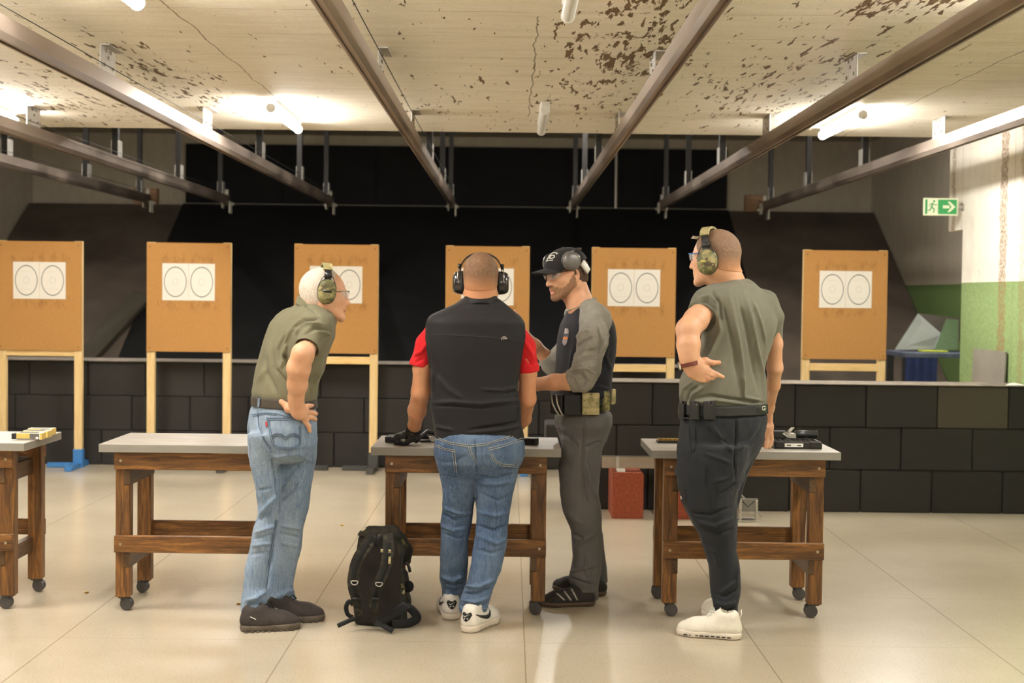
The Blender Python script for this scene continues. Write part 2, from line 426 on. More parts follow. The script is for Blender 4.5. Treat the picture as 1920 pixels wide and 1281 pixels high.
struct('wall_right_far', MB().box((5.05, 11.2, 0), (5.25, 20.2, 3.7)), M['wall_far'], 'dim far side wall with a green dado')
struct('wall_return', MB().box((XR + .25, 11.25, 0), (5.05, 11.45, 3.7)), M['wall_far'], 'short return wall behind the pillar')
struct('wall_back', MB().box((XL - .2, 20.0, 0), (5.3, 20.2, 3.7)), M['concrete'], 'grey concrete end wall above the bullet trap')
struct('wall_behind', MB().box((XL - .2, -5.2, 0), (XR + .25, -5.0, ZC)), M['wall_near'], 'wall at the shooters\' end of the range')
struct('wall_header', MB().box((XL - .2, DE - .2, ZC + .25), (5.3, DE - .05, 3.7)), M['concrete'], 'concrete riser above the ceiling edge')

# black rubber curtain over the end wall
c_ = MB().box((-4.55, 19.95, 2.74), (3.02, 19.98, 3.56))
for xx in (-3.2, -1.9, -.6, .75, 2.0): c_.box((xx, 19.935, 2.74), (xx + .015, 19.955, 3.56))
o = c_.build('curtain', M['black_rubber']); tag(o, 'black rubber curtain covering the middle of the end wall', 'curtain')
# sloping bullet trap
def slope(x0, x1, name, mt, lift, label):
    b = MB(); t0, t1 = 15.5, 20.0
    pts = [Vector((x0, t0, 0)), Vector((x0, t0 + .1, 0)), Vector((x0, 19.92, 2.6)), Vector((x0, 19.92, 2.70 + lift)), Vector((x0, 19.8, 2.70 + lift)), Vector((x0, t0, .06 + lift))]
    b.prism(pts, (x0, 0, 0), (x1, 0, 0))
    return tag(b.build(name, mt), label, 'bullet trap')
slope(-6.68, -4.56, 'bullet_trap', M['trap'], 0, 'brown scuffed rubber slope beside the dull side wall, behind the blue-footed stand')
slope(-4.55, 3.02, 'bullet_trap', M['black_rubber'], .015, 'wide black rubber slope under the curtain')
slope(3.03, 5.04, 'bullet_trap', M['trap'], 0, 'brown scuffed rubber slope below the exit sign, beside the green dado')
# worn strip leaning on the slope
def on_slope(x, y, up=.03): return Vector((x, y, .06 + (y - 15.5) * 2.64 / 4.3 + up))
b = MB(); b.ribbon([on_slope(-5.1 + .14 * i, 15.9 + .45 * i, .05) for i in range(5)], .26, .05, (0, -.5, .86))
tag(b.build('rubber_strip', M['block_grey']), 'worn frayed strip of rubber lying on the brown slope', 'rubber strip')

# ------------------------------------------------------------------ lamps
def lamp(x, y0, lit, label, grp, z=ZC):
    o = empty('tube_lamp', (x, (y0 + .6), z), 0, label, 'lamp', grp)
    b = MB().box((-.03, -.56, -.028), (.03, .56, 0), ch=.006); b.build('lamp_housing', M['white_plastic'], o)
    b = MB().cyl((0, -.6, -.062), (0, .6, -.062), .03, n=14)
    b.build('diffuser_tube', M[lit if isinstance(lit, str) else 'glow' if lit else 'frost'], o, True, angle=40)
    if lit:
        ld = bpy.data.lights.new('tube_light', 'AREA'); ld.shape = 'RECTANGLE'; ld.size = .05; ld.size_y = 1.16; ld.color = LAMP_COL
        ld.energy = LAMP_W * (3.2 if isinstance(lit, str) else 1); lo_ = bpy.data.objects.new('tube_light', ld); COL.objects.link(lo_); lo_.parent = o; lo_.location = (0, 0, -.0945)
    b = MB().cyl((0, .6, -.062), (0, .625, -.062), .032, n=14).cyl((0, -.625, -.062), (0, -.6, -.062), .032, n=14)
    b.build('end_cap', M['white_plastic'], o, True, angle=40)
    return o
G = 'glowing tube lamps on the ceiling'
lamp(-1.6, 9.5, True, 'lit tube lamp at the ceiling edge above the third board', G)
lamp(2.33, 9.5, True, 'lit tube lamp at the ceiling edge between the stained wall and the black curtain', G)
lamp(-3.62, 9.2, True, 'lit tube lamp at the ceiling edge over the target stand with blue feet', G)
lamp(-1.6, 4.9, True, 'lit tube lamp overhead at the upper edge of the picture above the olive polo', G)
lamp(2.33, 4.9, True, 'lit tube lamp overhead beside the stained wall', G)
G2 = 'unlit tube lamps on the ceiling'
lamp(.22, 9.45, False, 'unlit tube lamp at the ceiling edge above the black cap', G2)
lamp(.24, 5.05, False, 'unlit tube lamp overhead beside the ceiling crack', G2)
for x, y in ((-3.62, 4.9), (-5.6, 4.9), (-3.6, .6), (-1.6, .6), (.3, .6), (2.33, .6)):
    lamp(x, y, True, 'lit tube lamp on the ceiling above the shooters\' end', G)

for x, y in ((-5.6, 13.4), (-2.6, 13.4), (.6, 13.4), (3.9, 13.4)):  # added lamps, hidden above the ceiling edge, to brighten the far end
    lamp(x, y, 'glow_added', 'added unseen tube lamp on the higher ceiling before the bullet trap', 'added unseen tube lamps on the higher ceiling', 3.7)

# ------------------------------------------------------------------ rails
ZR = 1.5 + 1.09
M['end_stop'] = simple('dusty_white_plastic', (150, 144, 130), .6, var=.2)
def rail(x, label, top=ZC):
    o = empty('ceiling_rail', (x, 0, ZR), 0, label, 'ceiling rail', 'target rails hung under the ceiling')
    b = MB(); wv, hv = .034, .05
    prof = [(-wv, hv), (-wv, -.02), (-.022, -hv), (-.01, -hv), (-.01, -hv + .012), (.01, -hv + .012), (.01, -hv), (.022, -hv), (wv, -.02), (wv, hv), (.024, hv + .005), (-.024, hv + .005)]
    b.prism([(px_, -4.5, pz) for px_, pz in prof], (0, -4.5, 0), (0, 17.0, 0))
    b.build('rail_channel', M['rail'], o)
    for y in (-1.5, 2.6, 5.05, 7.6, 10.1):
        top_ = ZC - ZR
        p = MB().box((-.003, y - .14, hv - .02), (.003, y + .14, top_), ch=.001).box((-.003, y - .14, top_ - .006), (.05, y + .14, top_))
        p.build('hanger_plate', M['zinc'], o)
        q = MB()
        for dy, dz in ((-.08, .055), (.08, .055), (0, .1), (-.04, top_ - .02), (.04, top_ - .02)):
            zz = dz if dz > .11 else hv + dz - .01
            q.cyl((-.011, y + dy, zz), (.011, y + dy, zz), .009, n=6)
        q.build('bolt', M['screw'], o)
    for y in (12.2, 14.5, 16.6):
        MB().box((-.025, y - .03, hv), (.025, y + .03, 3.7 - ZR)).build('hanger_rod', M['darkmetal'], o)
        MB().box((-.03, y - .04, hv - .02), (-.026, y + .09, hv + .14), ch=.001).box((.027, y - .04, hv - .02), (.031, y + .09, hv + .14)).build('hanger_plate', M['zinc'], o)
    MB().tube([(wv + .03, -4.4, hv + .03), (wv + .03, 8, hv + .015), (wv + .03, 17, hv + .03)], .0025, 6).build('cable', M['darkmetal'], o, True)
    e = MB().box((-.05, 16.9, -.1), (-.035, 17.05, .03), ch=.004).box((.035, 16.9, -.16), (.05, 17.05, -.02), ch=.004)
    e.box((-.075, 17.0, -.06), (.075, 17.05, -.03), ch=.004).cyl((.0, 16.96, -.02), (.0, 16.96, .12), .022, n=10)
    e.build('end_stop', M['end_stop'], o)
    return o
for x, lb in ((-4.32, 'grey metal rail running nearest the dull concrete side wall'),
              (-3.38, 'grey metal rail over the target stand with blue feet'),
              (-2.15, 'grey metal rail over the bench behind the person in the olive polo'),
              (-.70, 'grey metal rail between the olive polo and the black vest'),
              (.745, 'grey metal rail above the person in the black cap'),
              (1.80, 'grey metal rail above the person in the grey-green T-shirt'),
              (3.02, 'grey metal rail passing in front of the exit sign wall')):
    rail(x, lb)
for x, lb in ((-4.38, 'old brown wooden block at the rail end by the dull side wall'), (2.95, 'old brown wooden block at the rail end towards the exit sign')):
    b = MB().box((-.14, -.05, -.1), (.14, .07, .1), ch=.004)
    o = b.build('wooden_block', M['oldwood']); o.location = (x, 17.13, ZR + .04); tag(o, lb, 'wooden block')
tag(MB().cyl((1.46, 19.86, 2.72), (1.46, 19.86, 3.7), .02, n=8).build('hanging_pole', M['zinc']), 'thin pale pole hanging before the black curtain', 'pole')

# ------------------------------------------------------------------ target stands
DT = 12.0
def stand(cx, name_lb, bar, feet, seed, gap=.03):
    o = empty('target_stand', (cx, DT, 0), 0, name_lb, 'target stand', 'target stands down the range')
    b = MB().box((-.352, -.042, .99), (.352, -.03, 1.905), ch=.001)
    bo = b.build('backing_board', M['fibre'], o)
    s_ = MB()
    for sx in (-1, 1):
        for z in (1.02, 1.87): s_.cyl((sx * .325, -.0435, z), (sx * .325, -.041, z), .005, n=8)
    s_.build('screw_head', M['darkmetal'], bo)
    for sx in (-1, 1):
        MB().box((sx * .32 - .033, -.029, .05), (sx * .32 + .033, .021, 1.91), ch=.003).build('post', M['pine'], o)
    if bar: MB().box((-.29, -.02, bar), (.29, .018, bar + .062), ch=.003).build('crossbar', M['pine_x'], o)
    mt = M[feet]
    for sx in (-1, 1):
        f = MB().box((sx * .32 - .04, -.036, .0), (sx * .32 + .04, .028, .155), ch=.003)
        f.box((sx * .32 - .03, -.3, 0), (sx * .32 + .03, .19, .045), ch=.004)
        f.box((min(sx * .32, sx * .06), -.04, 0.002), (max(sx * .32, sx * .06), .02, .04), ch=.004)
        f.build('foot', mt, o)
    return o
def paper(cx, z, side, label, rot):
    b = MB().box((-.1095, -.0008, -.155), (.1095, .0008, .155))
    o = b.build('paper_target', M['paper']); o.location = (cx + side * .1105, DT - .0432, z); o.rotation_euler = (0, rot, 0)
    return tag(o, label, 'paper target', 'ring targets stapled to the boards')
names = ['blue-footed board', 'board above the bare bench', 'board behind the olive polo', 'board behind the black vest', 'board beside the black cap', 'board below the exit sign']
stand_lb = ['target board on pale posts with bright blue feet, towards the dull side wall',
            'target board on two pale posts behind the bench with nothing on it',
            'target board behind the head of the person in the olive polo',
            'target board behind the person in the black vest',
            'target board between the black cap and the grey-green T-shirt',
            'target board standing apart below the exit sign']
for i, (px, bar, ft) in enumerate(((77, .94, 'blue_paint'), (355.5, None, 'dark_paint'), (631, .90, 'dark_paint'), (914, .9, 'blue_paint'), (1187.5, .862, 'dark_paint'), (1583, .89, 'dark_paint'))):
    cx = P(px, 556, DT).x
    stand(cx, stand_lb[i], bar, ft, i)
    z = P(px, (526, 529, 534, 538, 540, 543)[i], DT).z
    paper(cx, z, -1, 'ring target sheet on the dull side wall half of the ' + names[i], .004 * ((i * 7) % 3 - 1))
    paper(cx, z, 1, 'ring target sheet on the exit sign half of the ' + names[i], .003 * ((i * 5) % 3 - 1))

# ------------------------------------------------------------------ rubber block walls
def rblock(x0, x1, y0, y1, z0, mt, label, grp, jit=.0):
    b = MB().box((-(x1 - x0) / 2 + .002, -(y1 - y0) / 2, 0), ((x1 - x0) / 2 - .002, (y1 - y0) / 2, .2965), ch=.008)
    o = b.build('rubber_block', mt); o.location = ((x0 + x1) / 2, (y0 + y1) / 2 + jit, z0); return tag(o, label, 'rubber block', grp)
rnd = random.Random(3)
def where(x):
    p = 955 + x * F / 12.2
    for lim, tx in ((12, ' before the blue feet'), (140, ' behind the blue feet'), (277, ' beside the blue feet'), (434, ' above the bare bench'), (553, ' behind the olive polo'), (708, ' beside the olive polo'), (835, ' above the rucksack'), (992, ' behind the black vest'), (1108, ' behind the black cap')):
        if p < lim: return tx
    return ' hidden end part'
for r in range(3):
    off = (0, .26, -.12)[r]
    n = 0; x = -5.0 + off
    while x < 2.0:
        x1 = min(x + .5, 2.1)
        rblock(x, x1, 12.2, 12.7, r * .297, M['block'], 'black rubber block, ' + ('bottom', 'middle', 'top')[r] + ' course of the far low wall,' + where((x + x1) / 2), 'far wall blocks, ' + ('bottom', 'middle', 'top')[r] + where((x + x1) / 2), rnd.uniform(-.006, .006))
        x = x1
for r in range(3):
    off = (.02, -.2, .05)[r]; x = .46 + off; k = 0
    while x < 3.64:
        x1 = min(x + .5, 3.645); grey = (r == 2 and x < 3.28 < x1)
        if x1 - x > .03:
            rblock(x, x1, 9.95, 10.35, r * .2985, M['block_grey' if grey else 'block'],
               'lighter olive-grey rubber block in the top course under the stained wall' if grey else 'black rubber block, ' + ('bottom', 'middle', 'top')[r] + ' course of the nearer low wall, ' + ('first', 'second', 'third', 'fourth', 'fifth', 'sixth', 'seventh', 'eighth', 'ninth')[int((3.645 - (x + x1) / 2) / .5)] + ' from the green wall',
               None if grey else 'rubber blocks of the near wall', rnd.uniform(-.004, .004))
        x = x1
o = MB().box((-4.9, 12.17, .8915), (2.05, 12.7, .897)).build('rubber_mat', M['capstrip']); tag(o, 'dusty mat along the top of the far rubber wall', 'mat')
o = MB().box((.5, 9.94, .8965), (3.64, 10.36, .902)).build('rubber_mat', M['capstrip']); tag(o, 'dusty mat along the top of the near rubber wall', 'mat')
sh = MB()
pp = P(1885, 719, 10.0); sh.add([(pp.x - .01, 9.97, .904), (3.63, 9.96, .905), (3.63, 10.2, .912), (pp.x + .1, 10.2, .906)], [(0, 1, 2, 3)])
sh.add([(pp.x - .01, 9.97, .9045), (3.63, 9.96, .9055), (3.63, 10.2, .9125), (pp.x + .1, 10.2, .9065)], [(0, 1, 2, 3)])
tag(sh.build('paper_sheet', M['plainpaper']), 'loose white paper on the near rubber wall by the green wall', 'paper')

# ------------------------------------------------------------------ exit sign
o = empty('exit_sign', (3.5, 11.5, 2.22), 0, 'green emergency exit sign with running figure and arrow, fixed to the stained wall', 'sign')
sx0 = P(1731, 388, 11.5).x - 3.5; sx1 = P(1796, 388, 11.5).x - 3.5
zc_ = P(1763, 388, 11.5).z; o.location.z = zc_
hw, hh = (sx1 - sx0) / 2, .071; cx = (sx0 + sx1) / 2
MB().box((sx0, -.008, -hh), (sx1, .008, hh), ch=.002).build('sign_plate', M['sign_white'], o)
MB().box((.142, -.03, -.03), (.15, .03, .03)).box((sx1 - .01, -.004, -.012), (.148, .004, .012)).build('bracket', M['zinc'], o)
b = MB()
b.box((cx - hw * .9, -.0095, -hh * .82), (cx - hw * .78, -.008, hh * .82)); b.box((cx - hw * .16, -.0095, -hh * .82), (cx + hw * .92, -.008, hh * .82))
b.build('green_field', M['green'], o)
def flat(pts, y0=-.0112, y1=-.009): return [(p[0], y0, p[1]) for p in pts], (0, y0, 0), (0, y1, 0)
b = MB(); s_ = hw
for poly in ([(cx + s_ * .12, .012), (cx + s_ * .5, .012), (cx + s_ * .5, -.012), (cx + s_ * .12, -.012)],
             [(cx + s_ * .38, .042), (cx + s_ * .52, .042), (cx + s_ * .84, 0), (cx + s_ * .52, -.042), (cx + s_ * .38, -.042), (cx + s_ * .62, 0)]):
    p_, a, c = flat(poly); b.prism(p_, a, c)
b.build('arrow', M['sign_white'], o)
b = MB(); q = cx - hw * .45
for (x0, z0, x1, z1, wv) in ((0, .03, -.012, -.002, .011), (-.012, -.002, .012, -.022, .009), (.012, -.022, .004, -.048, .008), (-.012, -.002, -.022, -.026, .009), (-.022, -.026, -.042, -.03, .007), (0, .026, .022, .012, .006), (.022, .012, .032, .022, .005), (-.002, .026, -.024, .022, .006), (-.024, .022, -.03, .004, .005)):
    b.ribbon([(q + x0, -.0088, z0), (q + x1, -.0088, z1)], wv, .001, (0, -1, 0))
b.cyl((q + .008, -.0095, .045), (q + .008, -.0083, .045), .0085, n=12)
b.build('running_figure', M['green'], o)

# ------------------------------------------------------------------ things beyond the near wall
D = 10.6
b = MB(); lean = .10
y0, y1 = 10.38, 11.1
b.prism([(XR - .05, y1, 0.0), (XR - .05, y0, 0.0), (XR - .012, y0, 1.125), (XR - .012, y1, 1.125)], (0, 0, 0), (-.012, 0, 0))
tag(b.build('grey_sheet', simple('grey_panel_paint', (134, 128, 118), .6, var=.15, scale=3)), 'tall grey sheet panel leaning on the green part of the wall', 'panel')
# blue bench with things on it
dB = 14.6
o = empty('blue_bench', (4.4, dB, 0), 0, 'blue covered workbench standing before the green dado', 'bench')
xa, xb = P(1680, 660, dB).x - 4.4, .6
zt = P(1740, 660, dB).z
MB().box((xa, -.3, zt - .05), (xb, .4, zt), ch=.005).build('bench_top', simple('faded_blue_top', (84, 92, 110), .6, var=.3, scale=10), o)
for x in (xa + .02, xb - .35):
    b = MB(); n = 7
    for i in range(n):
        x0 = x + .045 * i; b.box((x0, -.3 + .012 * (i % 2), .0), (x0 + .046, -.28 + .012 * (i % 2), zt - .05))
    b.build('blue_drape', M['navy'], o)
for x in (xa + .04, xb - .06):
    for y in (-.25, .33): MB().box((x - .03, y, 0), (x + .03, y + .06, zt - .05)).build('leg', M['dark_paint'], o)
def slab(name, pts, th, mt, label, cat):
    b = MB(); b.prism(pts, (0, 0, 0), (0, th, 0)); return tag(b.build(name, mt), label, cat)
gp = simple('pale_grey_panel', (134, 138, 132), .5, var=.12, scale=4)
slab('grey_board', [P(1678, 656, 14.55), P(1755, 655, 14.75), P(1768, 628, 14.85), P(1722, 588, 15.0)], .015, gp, 'pale grey kite-shaped board leaning behind the blue bench', 'board')
slab('dark_board', [P(1724, 588, 15.05), P(1800, 596, 15.2), P(1800, 640, 15.1), P(1760, 640, 15.0)], .015, simple('dark_board', (78, 72, 64), .6), 'dark board tilted behind the pale grey board', 'board')
slab('green_sheet', [P(1752, 658, 14.6), P(1796, 655, 14.6), P(1798, 600, 14.9), P(1775, 598, 14.9)], .015, simple('green_sheet', (62, 84, 48), .7), 'dark green sheet standing on the blue bench', 'sheet')
b = MB()
q = P(1745, 657, dB); b.box((q.x - .11, dB - .15, zt), (q.x + .14, dB + .1, zt + .018), ch=.006)
tag(b.build('folded_cloth', simple('yellow_green_cloth', (170, 178, 60), .7)), 'yellow-green folded cloth on the blue bench', 'cloth')
# ================================================================== soft bodies: signed distance fields turned into one continuous mesh
def A(v): return np.array(v, dtype=np.float32)
class Prim:
    def __init__(s, fn, lo, hi, k=.02, op='u', grow=0.0): s.fn, s.lo, s.hi, s.k, s.op, s.grow = fn, A(lo), A(hi), k, op, grow
def cone(a, b, ra, rb, k=.02, op='u', flat=None):
    """tapered capsule; flat=(axis, factor) squashes it along an axis"""
    a, b = A(a), A(b); lo = np.minimum(a - ra, b - rb); hi = np.maximum(a + ra, b + rb)
    ab = b - a; L2 = float(ab @ ab) + 1e-12
    fa = None
    if flat is not None: fa = A(flat[0]); fa = fa / np.linalg.norm(fa); ff = flat[1] - 1.0; lo = lo - 0; hi = hi + 0
    def fn(p, g=0.0):
        q = p - a
        if fa is not None:
            t = np.clip((q @ ab) / L2, 0, 1); d_ = q - t[..., None] * ab
            s_ = d_ @ fa; d_ = d_ + (s_ * (1 / flat[1] - 1))[..., None] * fa
            return (np.sqrt((d_ ** 2).sum(-1)) - (ra + (rb - ra) * t)) * min(1, flat[1]) - g
        t = np.clip((q @ ab) / L2, 0, 1); d_ = q - t[..., None] * ab
        return np.sqrt((d_ ** 2).sum(-1)) - (ra + (rb - ra) * t) - g
    return Prim(fn, lo, hi, k, op)
def chain(pts, k=.02, op='u', flat=None):
    """pts: [(Vector, r), ...] -> list of cones"""
    return [cone(pts[i][0], pts[i + 1][0], pts[i][1], pts[i + 1][1], k, op, flat) for i in range(len(pts) - 1)]
def ell(c, r, R=None, k=.02, op='u'):
    """ellipsoid; R: 3x3 rows = local axes in world"""
    c, r = A(c), A(r); R = np.eye(3, dtype=np.float32) if R is None else A(R); m_ = float(r.max())
    def fn(p, g=0.0):
        q = (p - c) @ R.T; rr = r + g
        k0 = np.sqrt(((q / rr) ** 2).sum(-1)); k1 = np.sqrt(((q / rr ** 2) ** 2).sum(-1)) + 1e-9
        return k0 * (k0 - 1) / k1
    return Prim(fn, c - m_, c + m_, k, op)
def rbox(c, h, R=None, r=.01, k=.01, op='u'):
    c, h = A(c), A(h); R = np.eye(3, dtype=np.float32) if R is None else A(R); m_ = float(np.linalg.norm(h))
    def fn(p, g=0.0):
        q = np.abs((p - c) @ R.T) - (h - r)
        return np.sqrt((np.maximum(q, 0) ** 2).sum(-1)) + np.minimum(q.max(-1), 0) - r - g
    return Prim(fn, c - m_, c + m_, k, op)
def stack(rows, side, fac, k=.02, n=2.3, op='u', capr=.01):
    """horizontal slices. rows: (z, cx, cy, w, t) top to bottom or any order; side/fac: unit vectors in the plane"""
    rows = sorted(rows, key=lambda r_: r_[0]); R_ = A(rows); Z = R_[:, 0]; sd, fc = A(side), A(fac)
    zz = np.linspace(Z[0], Z[-1], 160)
    def sm(col):                                                   # smooth the profile a little
        y_ = np.interp(zz, Z, R_[:, col]); 
        for _ in range(3): y_[1:-1] = (y_[:-2] + 2 * y_[1:-1] + y_[2:]) / 4
        return y_
    CX, CY, W, T = sm(1), sm(2), sm(3), sm(4)
    mx = float(max(W.max(), T.max()))
    lo = (CX.min() - mx, CY.min() - mx, Z[0]); hi = (CX.max() + mx, CY.max() + mx, Z[-1])
    def fn(p, g=0.0):
        z = p[..., 2]; cx = np.interp(z, zz, CX); cy = np.interp(z, zz, CY); w_ = np.interp(z, zz, W) + g; t_ = np.interp(z, zz, T) + g
        dx, dy = p[..., 0] - cx, p[..., 1] - cy
        u = np.abs(dx * sd[0] + dy * sd[1]) / w_; v = np.abs(dx * fc[0] + dy * fc[1]) / t_
        d_ = ((u ** n + v ** n + 1e-9) ** (1 / n) - 1) * np.minimum(w_, t_)
        dz = np.maximum(Z[0] - z, z - Z[-1]) - g
        q = np.maximum(d_ + capr, 0) ** 2 + np.maximum(dz + capr, 0) ** 2
        return np.where((d_ > -capr) & (dz > -capr), np.sqrt(q) - capr, np.maximum(d_, dz))
    return Prim(fn, lo, hi, k, op)
def cyl_(a, b, r, k=.004, op='s'):
    a, b = A(a), A(b); L = float(np.linalg.norm(b - a)); d_ = (b - a) / L
    def fn(p, g=0.0):
        q = p - a; t_ = q @ d_; rad = np.sqrt(np.maximum((q ** 2).sum(-1) - t_ ** 2, 0)) - r
        return np.maximum(rad, np.maximum(-t_, t_ - L))
    return Prim(fn, np.minimum(a, b) - r, np.maximum(a, b) + r, k, op)
def half(pt, nrm, op='s', k=.004):
    """removes everything on the side the normal points to"""
    pt, nrm = A(pt), A(nrm); nrm = nrm / np.linalg.norm(nrm)
    return Prim(lambda p, g=0.0: -((p - pt) @ nrm), (-99,) * 3, (99,) * 3, k, op)
def mesh_sdf(prims, h, grow=0.0, lo=None, hi=None, pad=None):
    pad = pad or (h * 3 + max(0, grow))
    us = [p for p in prims if p.op == 'u']
    if lo is None: lo = np.min([p.lo for p in us], 0) - pad; hi = np.max([p.hi for p in us], 0) + pad
    lo, hi = A(lo), A(hi); n = np.maximum(((hi - lo) / h).astype(int) + 2, 4)
    D = np.full(tuple(n), 1.0, dtype=np.float32)
    ax = [lo[i] + h * np.arange(n[i], dtype=np.float32) for i in range(3)]
    for pr in prims:
        mg = pr.k + 3 * h + max(0, grow) + .004
        i0 = np.clip(((pr.lo - mg - lo) / h).astype(int), 0, n); i1 = np.clip(((pr.hi + mg - lo) / h).astype(int) + 1, 0, n)
        if (i1 <= i0).any(): continue
        sl = tuple(slice(a, b) for a, b in zip(i0, i1))
        g = np.stack(np.meshgrid(ax[0][sl[0]], ax[1][sl[1]], ax[2][sl[2]], indexing='ij'), -1)
        d = pr.fn(g, grow if pr.op == 'u' else 0.0).astype(np.float32); cur = D[sl]
        if pr.op == 'u':
            if pr.k > 0:
                hh_ = np.maximum(pr.k - np.abs(cur - d), 0) / pr.k; D[sl] = np.minimum(cur, d) - hh_ * hh_ * pr.k * .25
            else: D[sl] = np.minimum(cur, d)
        elif pr.op == 's':
            kk = max(pr.k, 1e-5); hh_ = np.maximum(kk - np.abs(cur + d), 0) / kk; D[sl] = np.maximum(cur, -d) + hh_ * hh_ * kk * .25
    return nets(D, lo, h)
def nets(D, lo, h):
    S = D < 0; n = np.array(D.shape) - 1
    cnt = np.zeros(tuple(n), np.float32); acc = np.zeros(tuple(n) + (3,), np.float32)
    offs = [(i, j, k) for i in (0, 1) for j in (0, 1) for k in (0, 1)]
    def c_(A_, o): return A_[o[0]:o[0] + n[0], o[1]:o[1] + n[1], o[2]:o[2] + n[2]]
    for axis in range(3):
        for o in offs:
            if o[axis]: continue
            o2 = list(o); o2[axis] = 1
            a, b = c_(D, o), c_(D, o2); m_ = (a < 0) != (b < 0)
            den = np.where(m_, a - b, 1); t_ = np.where(m_, a / den, 0)
            cnt += m_
            for q in range(3):
                acc[..., q] += m_ * ((t_ if q == axis else 0) + o[q])
    act = cnt > 0; idx = np.full(tuple(n), -1, np.int64); k_ = np.argwhere(act); idx[act] = np.arange(len(k_))
    V = (acc[act] / cnt[act][:, None] + k_) * h + lo
    quads = []
    for axis in range(3):
        sl0 = [slice(1, n[i]) for i in range(3)]; sl0[axis] = slice(0, n[axis])
        sl1 = list(sl0); sl1[axis] = slice(1, n[axis] + 1)
        a, b = S[tuple(sl0)], S[tuple(sl1)]; ij = np.argwhere(a != b)
        if not len(ij): continue
        inside = a[tuple(ij.T)]
        base = ij.copy()
        for i in range(3):
            if i != axis: base[:, i] += 1
        u, v = (axis + 1) % 3, (axis + 2) % 3
        def at(du, dv):
            q = base.copy(); q[:, u] -= du; q[:, v] -= dv; return idx[tuple(q.T)]
        Q = np.stack([at(1, 1), at(0, 1), at(0, 0), at(1, 0)], 1)
        Q[~inside] = Q[~inside][:, ::-1]
        quads.append(Q)
    Q = np.concatenate(quads); Q = Q[(Q >= 0).all(1)]
    return V.astype(np.float64), Q
def relax(V, Q, it=1, lam=.5):
    e = np.concatenate([Q[:, [0, 1]], Q[:, [1, 2]], Q[:, [2, 3]], Q[:, [3, 0]]]); e = np.concatenate([e, e[:, ::-1]])
    deg = np.bincount(e[:, 0], minlength=len(V))[:, None] + 1e-9
    for _ in range(it):
        s_ = np.stack([np.bincount(e[:, 0], weights=V[e[:, 1], i], minlength=len(V)) for i in range(3)], 1)
        V = V + lam * (s_ / deg - V)
    return V
def normals(V, Q):
    a = V[Q[:, 2]] - V[Q[:, 0]]; b = V[Q[:, 3]] - V[Q[:, 1]]; fn = np.cross(a, b); N = np.zeros_like(V)
    for i in range(4):
        for j in range(3): N[:, j] += np.bincount(Q[:, i], weights=fn[:, j], minlength=len(V))
    return N / (np.linalg.norm(N, axis=1)[:, None] + 1e-12)
def np_mesh(name, V, Q, mats, mi=None, parent=None):
    me = bpy.data.meshes.new(name); me.vertices.add(len(V)); me.vertices.foreach_set('co', V.astype(np.float32).ravel())
    me.loops.add(Q.size); me.loops.foreach_set('vertex_index', Q.astype(np.int32).ravel())
    me.polygons.add(len(Q)); me.polygons.foreach_set('loop_start', np.arange(0, Q.size, 4, dtype=np.int32)); me.polygons.foreach_set('loop_total', np.full(len(Q), 4, np.int32))
    me.update(calc_edges=True); me.validate()
    for mt in (mats if isinstance(mats, list) else [mats]): me.materials.append(mt)
    if mi is not None and len(mi) == len(me.polygons): me.polygons.foreach_set('material_index', mi.astype(np.int32))
    me.polygons.foreach_set('use_smooth', np.ones(len(me.polygons), bool)); me.update()
    o = bpy.data.objects.new(name, me); COL.objects.link(o)
    if parent is not None: setparent(o, parent)
    return o
def to_px(V):
    r = V - A(CAM); f = r @ A(FWD); return 960 + F * (r @ A(RGT)) / f, 640.5 - F * (r @ A(UPV)) / f
def vnoise(V, scale, seed=0, octaves=2):
    """cheap smooth value noise on points"""
    out = 0; amp = 1.0; rs = np.random.RandomState(seed); tab = rs.rand(4096).astype(np.float32)
    sc_ = np.array(scale if hasattr(scale, '__len__') else (scale,) * 3, float)
    for o_ in range(octaves):
        q = V * sc_ * 2 ** o_ + seed * 3.1; i = np.floor(q).astype(np.int64); f = q - i; f = f * f * (3 - 2 * f); v = 0
        for a in (0, 1):
            for b in (0, 1):
                for c in (0, 1):
                    hsh = ((i[:, 0] + a) * 73856093 ^ (i[:, 1] + b) * 19349663 ^ (i[:, 2] + c) * 83492791) & 4095
                    v = v + tab[hsh] * (f[:, 0] if a else 1 - f[:, 0]) * (f[:, 1] if b else 1 - f[:, 1]) * (f[:, 2] if c else 1 - f[:, 2])
        out = out + (v - .5) * amp; amp *= .5
    return out
def creases(V, N, folds, front=True):
    """folds: (points on the cloth as seen in the photo, height in mm (+ ridge, - crease), width in px). Real relief of the cloth, on its viewed side."""
    px, py = to_px(V); d = np.zeros(len(V))
    face = np.clip(-N[:, 1] * 2.2, 0, 1) if front else np.ones(len(V))
    for pts, amp, wd in folds:
        pts = np.array(pts, float); best = np.full(len(V), 1e9); tt = np.zeros(len(V)); n_ = len(pts) - 1
        for i in range(n_):
            a, b = pts[i], pts[i + 1]; ab = b - a; t_ = np.clip(((px - a[0]) * ab[0] + (py - a[1]) * ab[1]) / (ab @ ab + 1e-9), 0, 1)
            ds = np.hypot(px - a[0] - t_ * ab[0], py - a[1] - t_ * ab[1]); mk = ds < best; best = np.where(mk, ds, best); tt = np.where(mk, (i + t_) / n_, tt)
        d += 2.7 * amp * .001 * np.exp(-(best / (.72 * wd)) ** 2) * np.clip(np.sin(PI * np.clip(tt, .04, .96)) * 1.8, 0, 1)
    return V + N * (d * face)[:, None]
